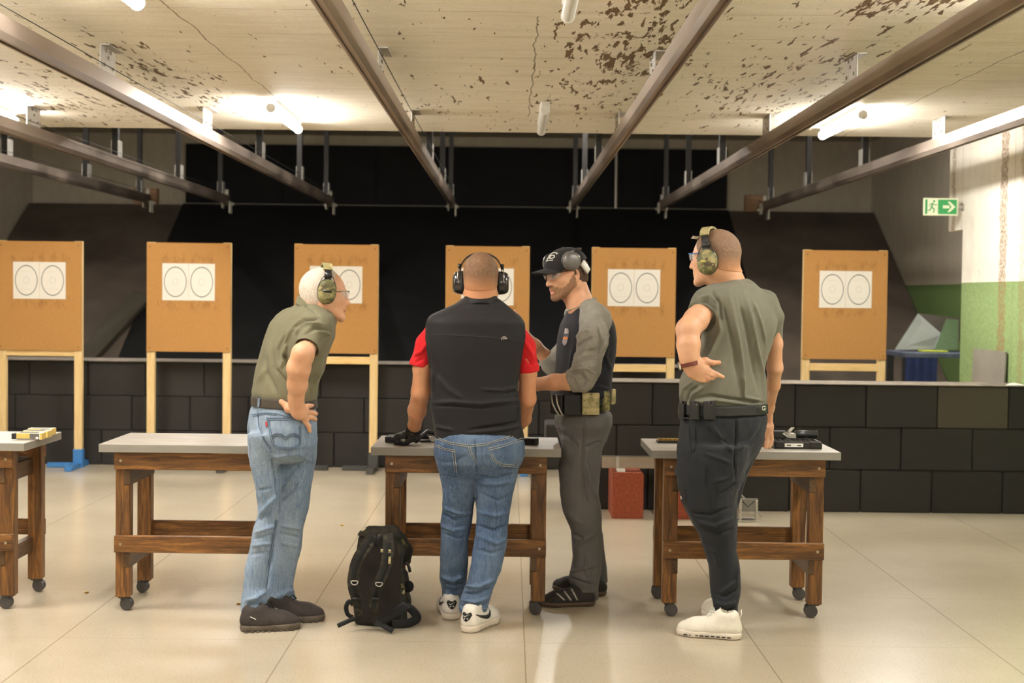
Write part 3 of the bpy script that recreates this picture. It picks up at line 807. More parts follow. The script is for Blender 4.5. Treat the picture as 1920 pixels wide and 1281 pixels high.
def soft(name, prims, h, mats, parent=None, grow=0.0, it=1, folds=None, wr=None, seed=1, mi=None, post=None):
    V, Q = mesh_sdf(prims, h, grow)
    V = relax(V, Q, it)
    if wr or folds:
        N = normals(V, Q)
        for amp, sc_ in (wr or []): V = V + N * (vnoise(V, sc_, seed) * amp)[:, None]; seed += 1
        if folds: V = creases(V, normals(V, Q), folds); V = relax(V, Q, 1, .3)
    if post is not None: V = post(V, Q)
    m_ = mi(V[Q].mean(1)) if mi else None
    return np_mesh(name, V, Q, mats, m_, parent)
# ================================================================== BENCHES
TY0, TY1, TZ = 6.56, 7.11, .788
def bench(x0, x1, label):
    cx = (x0 + x1) / 2; o = empty('workbench', (cx, (TY0 + TY1) / 2, 0), 0, label, 'workbench', 'wooden benches on castors')
    W = (x1 - x0) / 2; D0 = -(TY1 - TY0) / 2; D1 = -D0
    tb = MB(); tb.cur = 0; tb.box((-W, D0, TZ - .037), (W, D1, TZ), ch=.0015); tp = tb.build('tabletop', [M['laminate'], M['laminate_edge']], o)
    for p_ in tp.data.polygons:
        if abs(p_.normal.z) < .5: p_.material_index = 1
    lx0, lx1 = -W + .065, W - .065; lt = .067
    for sx, xa in ((-1, lx0), (1, lx1 - lt)):
        for yy in (D0 + .05, D1 - .112):
            MB().box((xa, yy, .066), (xa + lt, yy + .062, TZ - .037), ch=.003).build('leg', M['stain_z'], o)
            cs = empty('castor'); cs.parent = o; cs.location = (xa + lt / 2 , yy + .035, 0)
            dx = .012 * ((1, -1)[int(yy > 0)] if sx < 0 else (-1, 1)[int(yy > 0)])
            b = MB().box((-.024, -.024, .058), (.024, .024, .0665), ch=.002).cyl((0, 0, .045), (0, 0, .06), .012)
            b.cyl((dx - .012, -.004, .052), (dx - .012, .008, .048), .018, n=12); b.box((dx - .015, -.007, .03), (dx + .012, .007, .055), ch=.003); b.build('swivel', M['castor'], cs)
            b = MB()
            for s2 in (-1, 1): b.lathe([(.018, -.009), (.029, -.007), (.0305, 0), (.029, .007), (.018, .009)], (dx, s2 * .0135, .031), (.25, 1, 0), 24)
            b.build('wheel', M['castor'], cs, True, angle=40)
    for z1, z0, nm in ((TZ - .037, .668, 'apron'), (.359, .280, 'stretcher')):
        for yy, th_ in ((D0 + .032, .024), (D1 - .06, .024)):
            f = MB().box((lx0 - .001, yy - .006, z0), (lx1 + .001, yy + th_ - .004, z1), ch=.003).build(nm, M['stain_x'], o)
            s_ = MB()
            if yy < 0:
                for x_ in (lx0 + .03, lx1 - .03): s_.cyl((x_, yy - .0075, (z0 + z1) / 2), (x_, yy - .004, (z0 + z1) / 2), .0065, n=12); s_.cyl((x_, yy - .0078, (z0 + z1) / 2), (x_, yy - .0074, (z0 + z1) / 2), .0025, n=6)
                s_.build('screw', M['screw'], f)
    for z1, z0 in ((.667, .592), (.279, .206)):
        for xa in (lx0 + lt - .026, lx1 - lt - .002):
            b = MB(); ya, yb = D0 + .044, D1 - .044
            b.prism([(xa, ya, z0 + .006), (xa, ya, z1), (xa, yb, z1), (xa, yb, z0 + .006), (xa, yb - .006, z0), (xa, ya + .006, z0)], (0, 0, 0), (.028, 0, 0))
            b.build('side_rail', M['stain_dark'], o)
    return o
bench(-3.12, -2.238, 'brown wooden bench with a grey top carrying the cartridge boxes')
bench(-1.894, -1.014, 'brown wooden bench with a bare grey top behind the person in the olive polo')
bench(-.635, .246, 'brown wooden bench with a grey top in front of the person in the black vest')
bench(.664, 1.542, 'brown wooden bench with a grey top carrying the open pistol case')

# ------------------------------------------------------------------ things on the benches
M['amber'] = simple('amber_card', (206, 176, 92), .55, var=.12, scale=60)
M['cardgrey'] = simple('dark_grey_card', (96, 90, 84), .6, var=.15, scale=90)
M['cream'] = simple('cream_card', (226, 216, 188), .6, var=.06, scale=60)
def ammo(x, y, rz, label, opened=False):
    o = empty('cartridge_box', (x, y, TZ), rz, label, 'cartridge box', 'cartridge boxes on the bench')
    MB().box((-.06, -.03, 0), (.06, .03, .032), ch=.001).build('carton', M['cream'], o)
    MB().box((-.059, -.0308, .006), (.003, -.0302, .030)).build('amber_panel', M['amber'], o); MB().box((.052, -.0308, .001), (.0605, .0305, .031)).build('amber_end', M['amber'], o)
    b = MB().box((.003, -.0309, .001), (.048, -.0303, .029)).box((-.059, -.0309, 0.0008), (.003, -.0303, .0058)).box((-.05, -.028, .0318), (.04, .02, .0325)); b.build('printed_panel', M['cardgrey'], o)
    b = MB(); b.prism([(.038, -.0314, .002), (.046, -.0314, .009), (.038, -.0314, .016), (.030, -.0314, .009)], (0, 0, 0), (0, .0008, 0)); b.build('hazard_mark', M['plainpaper'], o)
    if opened:
        MB().box((-.084, -.026, .002), (-.058, .024, .028), ch=.001).build('tray', M['black_plastic'], o)
    return o
ammo(P(54, 815, 6.72).x, 6.75, .02, 'amber and grey cartridge box with its black tray slid out, in front of two others', True)
ammo(P(66, 810, 6.82).x, 6.85, -.03, 'amber-topped cartridge box between two others')
ammo(P(76, 806, 6.95).x, 6.97, .0, 'cartridge box at the back of the three, by the bench corner')
x_ = P(22, 818, 6.72).x
tag(MB().lathe([(.02, 0), (.021, .001)], (x_ + .01, 6.72, TZ), (0, 0, 1), 20).build('paper_scrap', M['plainpaper']), 'small white round scrap beside the opened cartridge box', 'paper scrap')

# objects on the middle bench
def pistol(x, y, rz, label, z=TZ, flip=1):
    o = empty('pistol', (x, y, z), rz, label, 'pistol')
    b = MB(); b.box((0, -.013, .002), (.19, .013, .027), ch=.003)
    for i in range(6): b.box((.008 + .005 * i, -.0136, .006), (.0105 + .005 * i, .0136, .024))
    b.cyl((.188, 0, .014), (.196, 0, .014), .007, n=12); b.build('slide', M['black_plastic'], o)
    b = MB(); b.box((.02, -.04 * flip - .001, .004), (.17, -.012 * flip, .024), ch=.003) if flip < 0 else b.box((.02, -.03, .004), (.17, -.0125, .024), ch=.003)
    b.build('frame', M['black_matte'], o)
    b = MB(); b.prism([(.0, -.025, .003), (.05, -.025, .003), (.035, -.125, .003), (-.015, -.12, .003)], (0, 0, 0), (0, 0, .026)); b.build('grip', M['black_matte'], o)
    b = MB().tube([(.055, -.03, .014), (.06, -.055, .014), (.09, -.058, .014), (.1, -.03, .014)], .004, 8); b.build('trigger_guard', M['black_matte'], o, True)
    return o
q = P(730, 826, 6.78)
pistol(q.x - .01, 6.875, .05, 'black pistol lying on the bench under the gloved hand')
o = empty('grey_pouch', (P(745, 812, 6.95).x, 6.98, TZ), -.1, 'flat grey pouch on the bench behind the gloved hand', 'pouch')
MB().box((-.055, -.02, 0), (.09, .035, .014), ch=.006).build('pouch_body', simple('grey_cloth', (104, 100, 92), .8), o); MB().ribbon([(-.04, -.0, .016), (.08, .0, .016)], .012, .002, (0, 0, 1)).build('strap', M['black_matte'], o)
o = empty('holster', (P(806, 822, 6.85).x, 6.82, TZ), .3, 'black open holster lying beside the jeans of the person in the black vest', 'holster')
b = MB().tube([(-.035, 0, .03), (-.01, 0, .05), (.02, 0, .045), (.04, 0, .02)], .012, 10); b.box((-.05, -.02, 0), (.04, .02, .012), ch=.004); b.build('holster_shell', M['black_plastic'], o, True, angle=50)
MB().lathe([(.014, 0), (.014, .012)], (.01, -.018, .018), (0, -1, 0), 14).build('retention_ring', M['zinc'], o, True, angle=40)
o = empty('magazine', (P(990, 827, 6.72).x, 6.75, TZ), -.35, 'black pistol magazine lying on the bench by the grey trousers', 'magazine')
MB().box((-.018, -.012, .001), (.03, .012, .031), ch=.004).build('magazine_body', M['darkmetal'], o); MB().box((.03, -.016, 0), (.05, .016, .033), ch=.003).build('base_plate', M['black_plastic'], o)

# objects on the last bench
o = empty('cartridge_tray', (P(1250, 818, 6.9).x, 6.92, TZ), .05, 'low amber and black cartridge tray at the bench corner beside the belt of magazines', 'cartridge tray')
MB().box((-.045, -.03, 0), (.07, .03, .012), ch=.002).build('tray', M['black_plastic'], o)
b = MB()
for i in range(8):
    for j in range(4): b.cyl((-.036 + i * .013, -.022 + j * .0145, .012), (-.036 + i * .013, -.022 + j * .0145, .02), .0048, n=10)
b.build('cartridge_heads', M['brass'], o)
kx = P(1492, 838, 6.72).x
o = empty('pistol_case', (kx, 6.76, TZ), 0, 'open black pistol case with a white label at the bench corner', 'pistol case')
b = MB().box((-.108, -.075, 0), (.118, .075, .008), ch=.003)
for lo_, hi_ in (((-.108, -.075, .004), (.118, -.066, .034)), ((-.108, .066, .004), (.118, .075, .034)), ((-.108, -.07, .004), (-.1, .07, .034)), ((.109, -.07, .004), (.118, .07, .034))): b.box(lo_, hi_, ch=.003)
for x in (-.104, .06): b.box((x, -.081, .006), (x + .045, -.07, .036), ch=.004)
b.build('case_shell', M['black_plastic'], o)
b = MB()
for i in range(9):
    for j in range(5): b.sphere((-.09 + i * .0235, -.052 + j * .026, .03), (.0095, .0095, .007), 10, 6)
b.box((-.1, -.064, .008), (.107, .064, .028)); b.build('egg_foam', simple('dark_foam', (58, 54, 50), .95), o, True, angle=50)
lab = MB().box((-.068, -.0768, .010), (.028, -.0755, .027)).build('label', M['plainpaper'], o)
MB().box((-.05, -.0774, .016), (-.03, -.0769, .021)).box((0, -.0774, .015), (.018, -.0769, .02)).build('print', M['darkmetal'], lab)
o = empty('pistol_carbine', (kx, 6.78, TZ + .0375), 0, 'black long-barrelled pistol with a bright metal middle, resting on the open case', 'pistol')
MB().box((-.104, -.016, .004), (-.035, .016, .04), ch=.004).build('receiver', M['black_plastic'], o)
b = MB().box((-.04, -.015, .004), (.012, .015, .03), ch=.003).box((-.05, -.018, .028), (-.025, .018, .034)).cyl((-.03, -.02, .036), (-.005, .016, .052), .005, n=10).cyl((-.02, -.012, .034), (.0, -.012, .058), .004, n=10)
b.cyl((-.055, -.018, .028), (-.03, -.018, .012), .004, n=8).box((-.03, -.02, .012), (-.018, -.014, .03)); b.cyl((.0, 0, .0), (.0, 0, .02), .005, n=8); b.build('action', M['zinc'], o, True, angle=40)
b = MB().lathe([(.010, -.01), (.018, .0), (.0185, .03), (.017, .035), (.018, .04), (.018, .095), (.0195, .097), (.0195, .1), (.015, .103)], (.012, 0, .024), (1, 0, 0), 20); b.build('barrel_shroud', M['black_plastic'], o, True, angle=40)
# seen through the case: carries the shroud
MB().box((.05, -.012, -.002), (.07, .012, .01)).build('rest', M['black_matte'], o)

# ------------------------------------------------------------------ behind the benches: red rubber feet, grey beam, steel stand
def redblock(x, y, rz, label):
    b = MB(); b.prism([(-.105, -.2, 0), (.105, -.2, 0), (.105, -.2, .3), (.095, -.2, .312), (-.095, -.2, .312), (-.105, -.2, .3)], (0, 0, 0), (0, .4, 0))
    o = b.build('red_block', M['red_rubber']); o.location = (x, y, 0); o.rotation_euler = (0, 0, rz); return tag(o, label, 'rubber block', 'red rubber blocks carrying the grey beam')
q = P(1177, 977, 9.53)
redblock(q.x, 9.745, 0, 'red-brown rubber block on the floor beside the grey trousers, under the grey beam')
redblock(P(1300, 977, 9.53).x, 9.745, 0, 'red-brown rubber block mostly hidden behind the bench and the dark cargo trousers')
o = empty('steel_beam', (1.0, 9.62, .35), 0, 'grey steel beam lying across the red-brown rubber blocks', 'steel beam')
xa, xb = P(1129, 868, 9.6).x - 1.0, P(1345, 868, 9.6).x - 1.0
zt, zb = P(1180, 857, 9.6).z - .35, P(1180, 878.5, 9.6).z - .35
b = MB().box((xa, -.012, zb), (xb, .0, zt), ch=.001).box((xa, -.012, zt - .003), (xb, .06, zt), ch=.001).box((xa, .03, zb), (xb, .036, zt))
b.build('beam_channel', M['rail'], o)
hx = P(1158, 868, 9.6).x - 1.0
for hx in (hx, P(1300, 868, 9.6).x - 1.0):
    b = MB().box((hx - .012, -.018, zb), (hx + .012, -.0125, zt), ch=.001)
    b.prism([(hx - .01, -.03, zb), (hx + .05, -.03, zb), (hx + .055, -.05, zb - .065), (hx + .01, -.05, zb - .065)], (0, 0, 0), (0, .03, 0)); b.build('clamp', M['zinc'], o)
# steel stand
q = P(1402, 977, 9.45)
o = empty('steel_stand', (q.x, 9.5, 0), 0, 'small grey steel stand with slotted plate and two legs on the floor', 'steel stand')
s_ = 282.0
def sx_(p): return (p - 1402) / s_
def sz_(p): return max(0, (977 - p) / s_)
b = MB().box((sx_(1385), -.03, sz_(957)), (sx_(1422), -.02, sz_(933)), ch=.002)
b.build('slotted_plate', M['steel'], o)
MB().ribbon([(sx_(1391), -.031, sz_(937)), (sx_(1403), -.031, sz_(948.5)), (sx_(1415), -.031, sz_(937.5))], .007, .002, (0, -1, 0)).build('slot', M['black_matte'], o)
for p in (1388.5, 1419): MB().box((sx_(p) - .008, -.045, 0), (sx_(p) + .008, -.025, sz_(936)), ch=.002).build('leg', M['zinc'], o)
MB().tube([(sx_(1384), .0, sz_(920)), (sx_(1398), .0, sz_(934))], .006, 8).tube([(sx_(1421), .0, sz_(956)), (sx_(1432), .02, sz_(969))], .006, 8).build('brace', M['zinc'], o, True)
MB().box((sx_(1380), -.05, 0), (sx_(1424), .1, .012), ch=.002).box((sx_(1386), -.02, .05), (sx_(1418), .06, .085), ch=.003).build('base', M['zinc'], o)
# spent cases on the floor
for px, py, a, lb in ((641, 986, .1, 'spent brass case on the floor beside the rucksack'), (162, 1113, .8, 'spent brass case on the floor between the first two benches'), (447, 1134, .3, 'spent brass case on the floor by the heel of the black shoe')):
    yy = 1.5; d_ = 4.0
    for _ in range(30):
        d_ *= P(px, py, d_).z and (CAM.z / (CAM.z - P(px, py, d_).z)) or 1
    q = P(px, py, d_); b = MB().lathe([(.0045, 0), (.005, .001), (.0048, .004), (.0048, .019)], (-.009, 0, .0052), (1, 0, 0), 12)
    o = b.build('cartridge_case', M['brass'], None, True, angle=40); o.location = (q.x, q.y, 0); o.rotation_euler = (0, 0, a); tag(o, lb, 'cartridge case', 'spent cases on the floor')
# ================================================================== PEOPLE: helpers
from mathutils.bvhtree import BVHTree
def cloth(name, col, hi=None, rough=.85, weave=900, wb=.25, blotch=.12, sheen=.05, streak=None, bs=6):
    t = NT(name); v = t.mapping(); c = lin(col); h_ = lin(hi) if hi else tuple(min(1, q * 1.2) for q in c)
    b_ = t.noise(v, bs, 4, .6); c_ = t.ramp(b_, [(.3, tuple(q * (1 - blotch) for q in c)), (.7, tuple(q * (1 + blotch) for q in c))])
    if streak:
        s1 = t.noise(t.mapping((160, 160, 9)), 1.0, 3, .6); c_ = t.mix(t.math('MULTIPLY', t.ramp(s1, [(.42, 0.0), (.62, 1.0)]), streak), c_, h_)
        s2 = t.noise(t.mapping((5, 5, 3)), 1.2, 3, .5); c_ = t.mix(t.math('MULTIPLY', t.ramp(s2, [(.45, 0.0), (.7, 1.0)]), .6), c_, h_)
        s3 = t.noise(t.mapping((90, 90, 90)), 1.5, 2, .5); c_ = t.mix(t.math('MULTIPLY', t.ramp(s3, [(.4, 1.0), (.6, 0.0)]), .22), c_, tuple(q * .6 for q in c))
    t.set(col=c_, rough=rough, spec=.25, sheen=sheen); t.bump(t.noise(v, weave, 2, .6), wb, .0008); return t.m
def camo(name, cols, sc=26, rough=.6):
    t = NT(name); v = t.mapping((1, 1, 1.7)); a = t.noise(v, sc, 3, .5, .5); b_ = t.noise(t.mapping((1, 1, 1.5), loc=(4, 7, 2)), sc * 1.2, 3, .55, .6)
    c = t.ramp(a, [(.0, lin(cols[0])), (.47, lin(cols[1])), (.58, lin(cols[2]))], 'CONSTANT')
    c = t.mix(t.ramp(b_, [(.0, 0.0), (.6, 1.0)], 'CONSTANT'), c, lin(cols[3])); t.set(col=c, rough=rough, spec=.4); return t.m
def skin(name, col):
    t = NT(name); v = t.mapping(); c = lin(col)
    a = t.ramp(t.noise(v, 14, 4, .6), [(.3, (c[0] * .94, c[1] * .86, c[2] * .82)), (.7, (min(1, c[0] * 1.05), c[1] * 1.08, c[2] * 1.1))])
    t.set(col=a, rough=.5, spec=.4); t.b.inputs['Subsurface Weight'].default_value = .12; t.b.inputs['Subsurface Radius'].default_value = (.012, .005, .003)
    t.bump(t.noise(v, 320, 3, .6), .18, .0006); return t.m
def hairmat(name, dark, light, under, zf, zr=.02, sc=(260, 260, 60)):
    """cropped hair: strands over the scalp, thinning out towards height zf"""
    t = NT(name); v = t.mapping(sc); n1 = t.noise(v, 1.4, 3, .7); z = t.xyz(t.mapping())[2]
    c = t.ramp(n1, [(.32, lin(dark)), (.68, lin(light))])
    big = t.noise(t.mapping(), 28, 3); c = t.mix(t.math('MULTIPLY', big, .4), c, lin(light))
    k = t.math('DIVIDE', t.math('SUBTRACT', z, zf - zr), 2 * zr); k = t.math('ADD', k, t.math('MULTIPLY', t.math('SUBTRACT', n1, .5), 1.1))
    c = t.mix(t.math('MINIMUM', t.math('MAXIMUM', k, 0.0), 1.0), lin(under), c)
    t.set(col=c, rough=.65, spec=.3); t.bump(n1, .7, .002); return t.m
M['camo'] = camo('woodland_camouflage', [(84, 82, 50), (122, 116, 74), (150, 138, 94), (78, 62, 44)])
M['camo_tan'] = camo('tan_camouflage', [(138, 130, 88), (168, 154, 110), (184, 168, 124), (120, 98, 68)], 18)
M['camo_dark'] = camo('dark_camouflage', [(36, 34, 28), (52, 50, 38), (66, 60, 44), (90, 84, 58)], 14, .9)
t = NT('clear_lens'); t.set(col=(.9, .92, .92), rough=.06, alpha=.16, spec=.9); M['lens'] = t.m
t = NT('smoky_lens'); t.set(col=(.25, .25, .24), rough=.08, alpha=.55, spec=.9); M['lens_dark'] = t.m
M['eye_white'] = simple('eye_white', (214, 206, 198), .3, var=.02)
M['eye_iris'] = simple('eye_iris', (52, 38, 28), .25, var=.05)
M['lip'] = simple('lip', (186, 118, 94), .5, var=.08)
M['blue_plastic'] = simple('blue_plastic', (40, 96, 168), .3, var=.04)
M['leather'] = simple('red_brown_leather', (92, 36, 22), .45, var=.15)
M['belt_leather'] = simple('worn_dark_leather', (62, 54, 48), .5, var=.2, scale=40)
M['chrome'] = metal('bright_steel', (220, 216, 210), .18, (3, 3, 3))

def U(a, pitch=0.0, roll=0.0):
    """frame facing direction a (degrees, 0 = +x, 90 = away), pitched down by pitch degrees -> side(right), forward, up"""
    a, p = math.radians(a), math.radians(pitch)
    f0 = Vector((math.cos(a), math.sin(a), 0)); s = Vector((math.sin(a), -math.cos(a), 0)); f = f0 * math.cos(p) - Vector((0, 0, 1)) * math.sin(p); u = s.cross(f)
    if roll:
        r = math.radians(roll); s, u = s * math.cos(r) + u * math.sin(r), u * math.cos(r) - s * math.sin(r)
    return s, f, u
def G(px, py):
    r = FWD * F + RGT * (px - 960) - UPV * (py - 640.5); return CAM + r * (-CAM.z / r.z)
BODIES = {}
class Fig:
    def __init__(s, d0): s.d0 = d0; s.s = F / d0
    def q(s, px, py, dy=0.0): return P(px, py, s.d0 + dy)
    def n(s, px, py, dy, r): return (s.q(px, py, dy), r / s.s)                  # node: point, radius (given as seen)
    def ch(s, pts, k=.02, op='u', flat=None): return chain([s.n(*p) for p in pts], k, op, flat)
    def st(s, rows, a, ratio, k=.02, n=2.3, capr=.012):
        """rows: (py, xl, xr, dy[, ratio])"""
        sd, fc, _ = U(a); out = []
        for r_ in rows:
            py, xl, xr, dy = r_[:4]; rt = r_[4] if len(r_) > 4 else ratio
            c = s.q((xl + xr) / 2, py, dy); hw = (xr - xl) / 2 / F * (s.d0 + dy)
            W = hw / math.sqrt(sd.x ** 2 + (rt * fc.x) ** 2); out.append((c.z, c.x, c.y, W, W * rt))
        return [stack(out, sd, fc, k, n, capr=capr)]
class Head:
    def __init__(s, c, a, pitch=0, sc=1.0, roll=0):
        s.c = c; s.s, s.f, s.u = U(a, pitch, roll); s.R = [s.s, s.f, s.u]; s.k = sc
    def w(s, x, y, z): return s.c + (s.s * x + s.f * y + s.u * z) * s.k
    def e(s, c, r, k=.012, op='u'): return ell(s.w(*c), [q * s.k for q in r], s.R, k, op)
    def o(s, a, b, ra, rb, k=.008, op='u', flat=None): return cone(s.w(*a), s.w(*b), ra * s.k, rb * s.k, k, op, flat)
    def prims(s, neck, nr=.058, jaw=1.0, mouth_open=0.0):
        e, o = s.e, s.o
        p = [e((0, -.014, .032), (.0765, .099, .094)), e((0, .012, .01), (.071, .082, .085), .02), e((0, .035, -.035), (.054 * jaw, .056, .068), .03)]
        for x in (-1, 1):
            p += [o((x * .056 * jaw, .0, -.045), (x * .024, .078, -.088), .016, .014, .03), o((x * .055, .0, -.0), (x * .056 * jaw, .0, -.05), .017, .016, .025)]
            p += [o((x * .046, .062, -.008), (x * .05, .045, -.02), .016, .014, .02)]                     # cheekbones
            p += [o((x * .012, .0865, .033), (x * .043, .074, .031), .0075, .0065, .01)]                  # brow
        p += [e((0, .086, -.093), (.021, .014, .015), .02)]                                              # chin
        for x in (-1, 1): p += [e((x * .031, .097, .012), (.0175, .013, .012), .01, 's'), e((x * .031, .077, .010), (.0155, .0125, .0105), .005)]   # sockets, lids
        p += [o((0, .090, .022), (0, .104, -.012), .0075, .0095, .012), e((0, .108, -.022), (.0105, .011, .0095), .008)]
        for x in (-1, 1): p += [e((x * .0115, .099, -.025), (.0075, .0095, .0072), .006), e((x * .006, .107, -.0315), (.0034, .0042, .003), .002, 's')]
        p += [e((0, .086, -.052), (.026, .014, .021), .015)]
        p += [o((-.018, .089, -.051), (.018, .089, -.051), .0052, .0052, .005), o((0, .0945, -.05), (0, .0945, -.0505), .0065, .0062, .006), o((-.014, .089, -.0635 - mouth_open), (.014, .089, -.0635 - mouth_open), .0066, .0066, .005)]
        p += [o((-.02, .1, -.0567 - mouth_open / 2), (.02, .1, -.0567 - mouth_open / 2), .0022 + mouth_open * .6, .0022 + mouth_open * .6, .003, 's')]
        for x in (-1, 1):                                                                                # ears
            p += [e((x * .0785, -.012, .002), (.0075, .0175, .031), .004), e((x * .078, -.008, -.018), (.007, .012, .016), .006), e((x * .087, -.008, .004), (.006, .009, .017), .003, 's')]
        p += [cone(s.w(0, -.032, -.03), neck, nr * s.k, nr * 1.08, .03), cone(s.w(0, -.008, -.06), neck + s.s * 0 + Vector((s.f.x, s.f.y, 0)) * .02, nr * .82 * s.k, nr, .03)]
        return p
    def scalp(s, neck, nr=.058):
        return [s.e((0, -.014, .032), (.0765, .099, .094)), s.e((0, .012, .01), (.071, .082, .085), .02), cone(s.w(0, -.032, -.03), neck, nr * s.k, nr * 1.08, .03)]
    def hairp(s, grow=.004):
        g = grow
        return [s.e((0, -.014, .032), (.0765 + g, .099 + g, .094 + g)), s.e((0, .012, .01), (.071 + g, .082 + g * .5, .085 + g), .02), s.e((0, -.045, -.03), (.05 + g, .05 + g, .05 + g), .03)]
def cupmesh(b, H, x0, sgn, y, z, ry, rz, prof, n=28, tilt=0.0):
    vs = []; ct, s_t = math.cos(tilt), math.sin(tilt)
    for r, h in prof:
        for i in range(n):
            t_ = 2 * PI * i / n; a_, b_ = math.cos(t_), math.sin(t_); a_ = math.copysign(abs(a_) ** .85, a_); b_ = math.copysign(abs(b_) ** .85, b_)
            yy, zz = ry * r * a_, rz * r * b_; vs.append(H.w(sgn * (x0 + h), y + yy * ct - zz * s_t, z + yy * s_t + zz * ct))
    fs = []
    for k in range(len(prof) - 1):
        for i in range(n): fs.append([k * n + i, k * n + (i + 1) % n, (k + 1) * n + (i + 1) % n, (k + 1) * n + i])
    fs += [list(range(n))[::-1], [(len(prof) - 1) * n + i for i in range(n)]]; b.add(vs, fs)
def earmuffs(root, H, mat_cup, band_mat, z=.0, y=-.005, rz=.052, ry=.04, x0=.082, thick=.04, band_w=.026, band_y=None, band_pad=None, lift=0.0, band_top=.138, wires=True, tilt=0.0, ringmat=None):
    """one earmuffs part with its cups, cushions and band as sub-parts"""
    band_y = y if band_y is None else band_y; pts = []; nr = []
    for i in range(25):
        t_ = PI * i / 24; xx = -math.cos(t_) * (x0 + .016); zz = z + .035 + (band_top - z - .035) * math.sin(t_) ** .75
        pts.append(H.w(xx, band_y + (y - band_y) * (1 - math.sin(t_)), zz)); nr.append((H.s * -math.cos(t_) + H.u * math.sin(t_)).normalized())
    b = MB().ribbon(pts, band_w, .005, nr); em = b.build('earmuffs', band_mat, root, True, True, 40)
    if band_pad:
        b = MB().ribbon([p + n_ * .004 for p, n_ in zip(pts[5:20], nr[5:20])], [band_w * 1.35] * 15, .009, nr[5:20]); b.build('band_cover', band_pad, em, True, True, 50)
    for sg in (-1, 1):
        b = MB(); cupmesh(b, H, x0 - .012, sg, y, z, ry * .97, rz * .97, [(.86, 0), (1, .004), (1, .013), (.9, .016)], tilt=tilt); b.build('cushion', M['black_matte'], em, True, True, 60)
        b = MB(); cupmesh(b, H, x0 + .003, sg, y, z, ry, rz, [(.97, 0), (1, .003), (1, .01), (.985, thick * .45), (.93, thick * .7), (.8, thick * .9), (.55, thick), (.001, thick)], tilt=tilt); cp = b.build('ear_cup', mat_cup, em, True, True, 60)
        b = MB(); cupmesh(b, H, x0 + .003, sg, y, z, ry * 1.03, rz * 1.03, [(.95, 0), (1, .001), (1, .006), (.95, .007)], tilt=tilt); b.build('cup_rim', M['black_plastic'], em, True, True, 60)
        if wires:
            b = MB()
            for dy in (-.9, .9):
                b.tube([H.w(sg * (x0 + .018), y + dy * .012, z + .075), H.w(sg * (x0 + .024), y + dy * .03, z + .055), H.w(sg * (x0 + .026), y + dy * (ry + .002), z + .02), H.w(sg * (x0 + .02), y + dy * (ry + .002), z - .005)], .0018, 6)
            b.build('wire_fork', ringmat or M['chrome'], em, True, True)
            b = MB(); 
            vv = [H.w(sg * (x0 + .012), y - .016, z + .062), H.w(sg * (x0 + .012), y + .016, z + .062), H.w(sg * (x0 + .012), y + .016, z + .084), H.w(sg * (x0 + .012), y - .016, z + .084)]
            b.prism(vv, (0, 0, 0), H.s * (sg * .014)); b.build('slider', M['black_plastic'], em, True)
    return em
def glasses(root, H, frame, lens, z=.014, open_frame=True):
    g = MB()
    for sg in (-1, 1):
        g.tube([H.w(sg * .069, .066, z + .014), H.w(sg * .0745, .045, z + .014), H.w(sg * .0795, .0, z + .012), H.w(sg * .081, -.012, z + .004)], .0026, 6)
        g.tube([H.w(sg * .004, .109, z + .013), H.w(sg * .03, .106, z + .018), H.w(sg * .052, .092, z + .018), H.w(sg * .069, .066, z + .014)], .0024, 6)
    g.tube([H.w(-.004, .109, z + .013), H.w(.004, .109, z + .013)], .0024, 6)
    go = g.build('safety_glasses', frame, root, True, True)
    for sg in (-1, 1):
        pts = [(.007, .110), (.02, .1095), (.036, .104), (.052, .094), (.064, .078), (.069, .066)]; l = MB(); vs = []
        for i, (x, y) in enumerate(pts):
            hb = (.012, .022, .024, .022, .015, .006)[i]; vs += [H.w(sg * x, y, z + .014), H.w(sg * x, y - .001, z + .014 - hb * .55), H.w(sg * x, y - .004, z + .014 - hb * 1.15)]
            vs += [H.w(sg * x * .985, y - .0015, z + .014), H.w(sg * x * .985, y - .0025, z + .014 - hb * .55), H.w(sg * x * .985, y - .0055, z + .014 - hb * 1.15)]
        fs = []
        for i in range(5):
            a = i * 6; c = a + 6; fs += [(a, a + 1, c + 1, c), (a + 1, a + 2, c + 2, c + 1), (a + 3, c + 3, c + 4, a + 4), (a + 4, c + 4, c + 5, a + 5), (a, c, c + 3, a + 3), (a + 2, a + 5, c + 5, c + 2)]
        fs += [(0, 3, 4, 1), (1, 4, 5, 2), (30, 31, 34, 33), (31, 32, 35, 34)]
        l.add(vs, fs); l.build('lens', lens, go, True, True, 60)
    return go
def eyes(root, H):
    for sg in (-1, 1):
        b = MB(); c = H.w(sg * .031, .0785, .0105); b.sphere(c, .0115 * H.k, 16, 10); e_ = b.build('eye', M['eye_white'], root, True, True)
        b = MB(); b.lathe([(.0058, 0), (.005, .0008), (.001, .0011)], H.w(sg * .031, .0785 + .0112, .009), H.f, 14); b.build('iris', M['eye_iris'], e_, True, True)
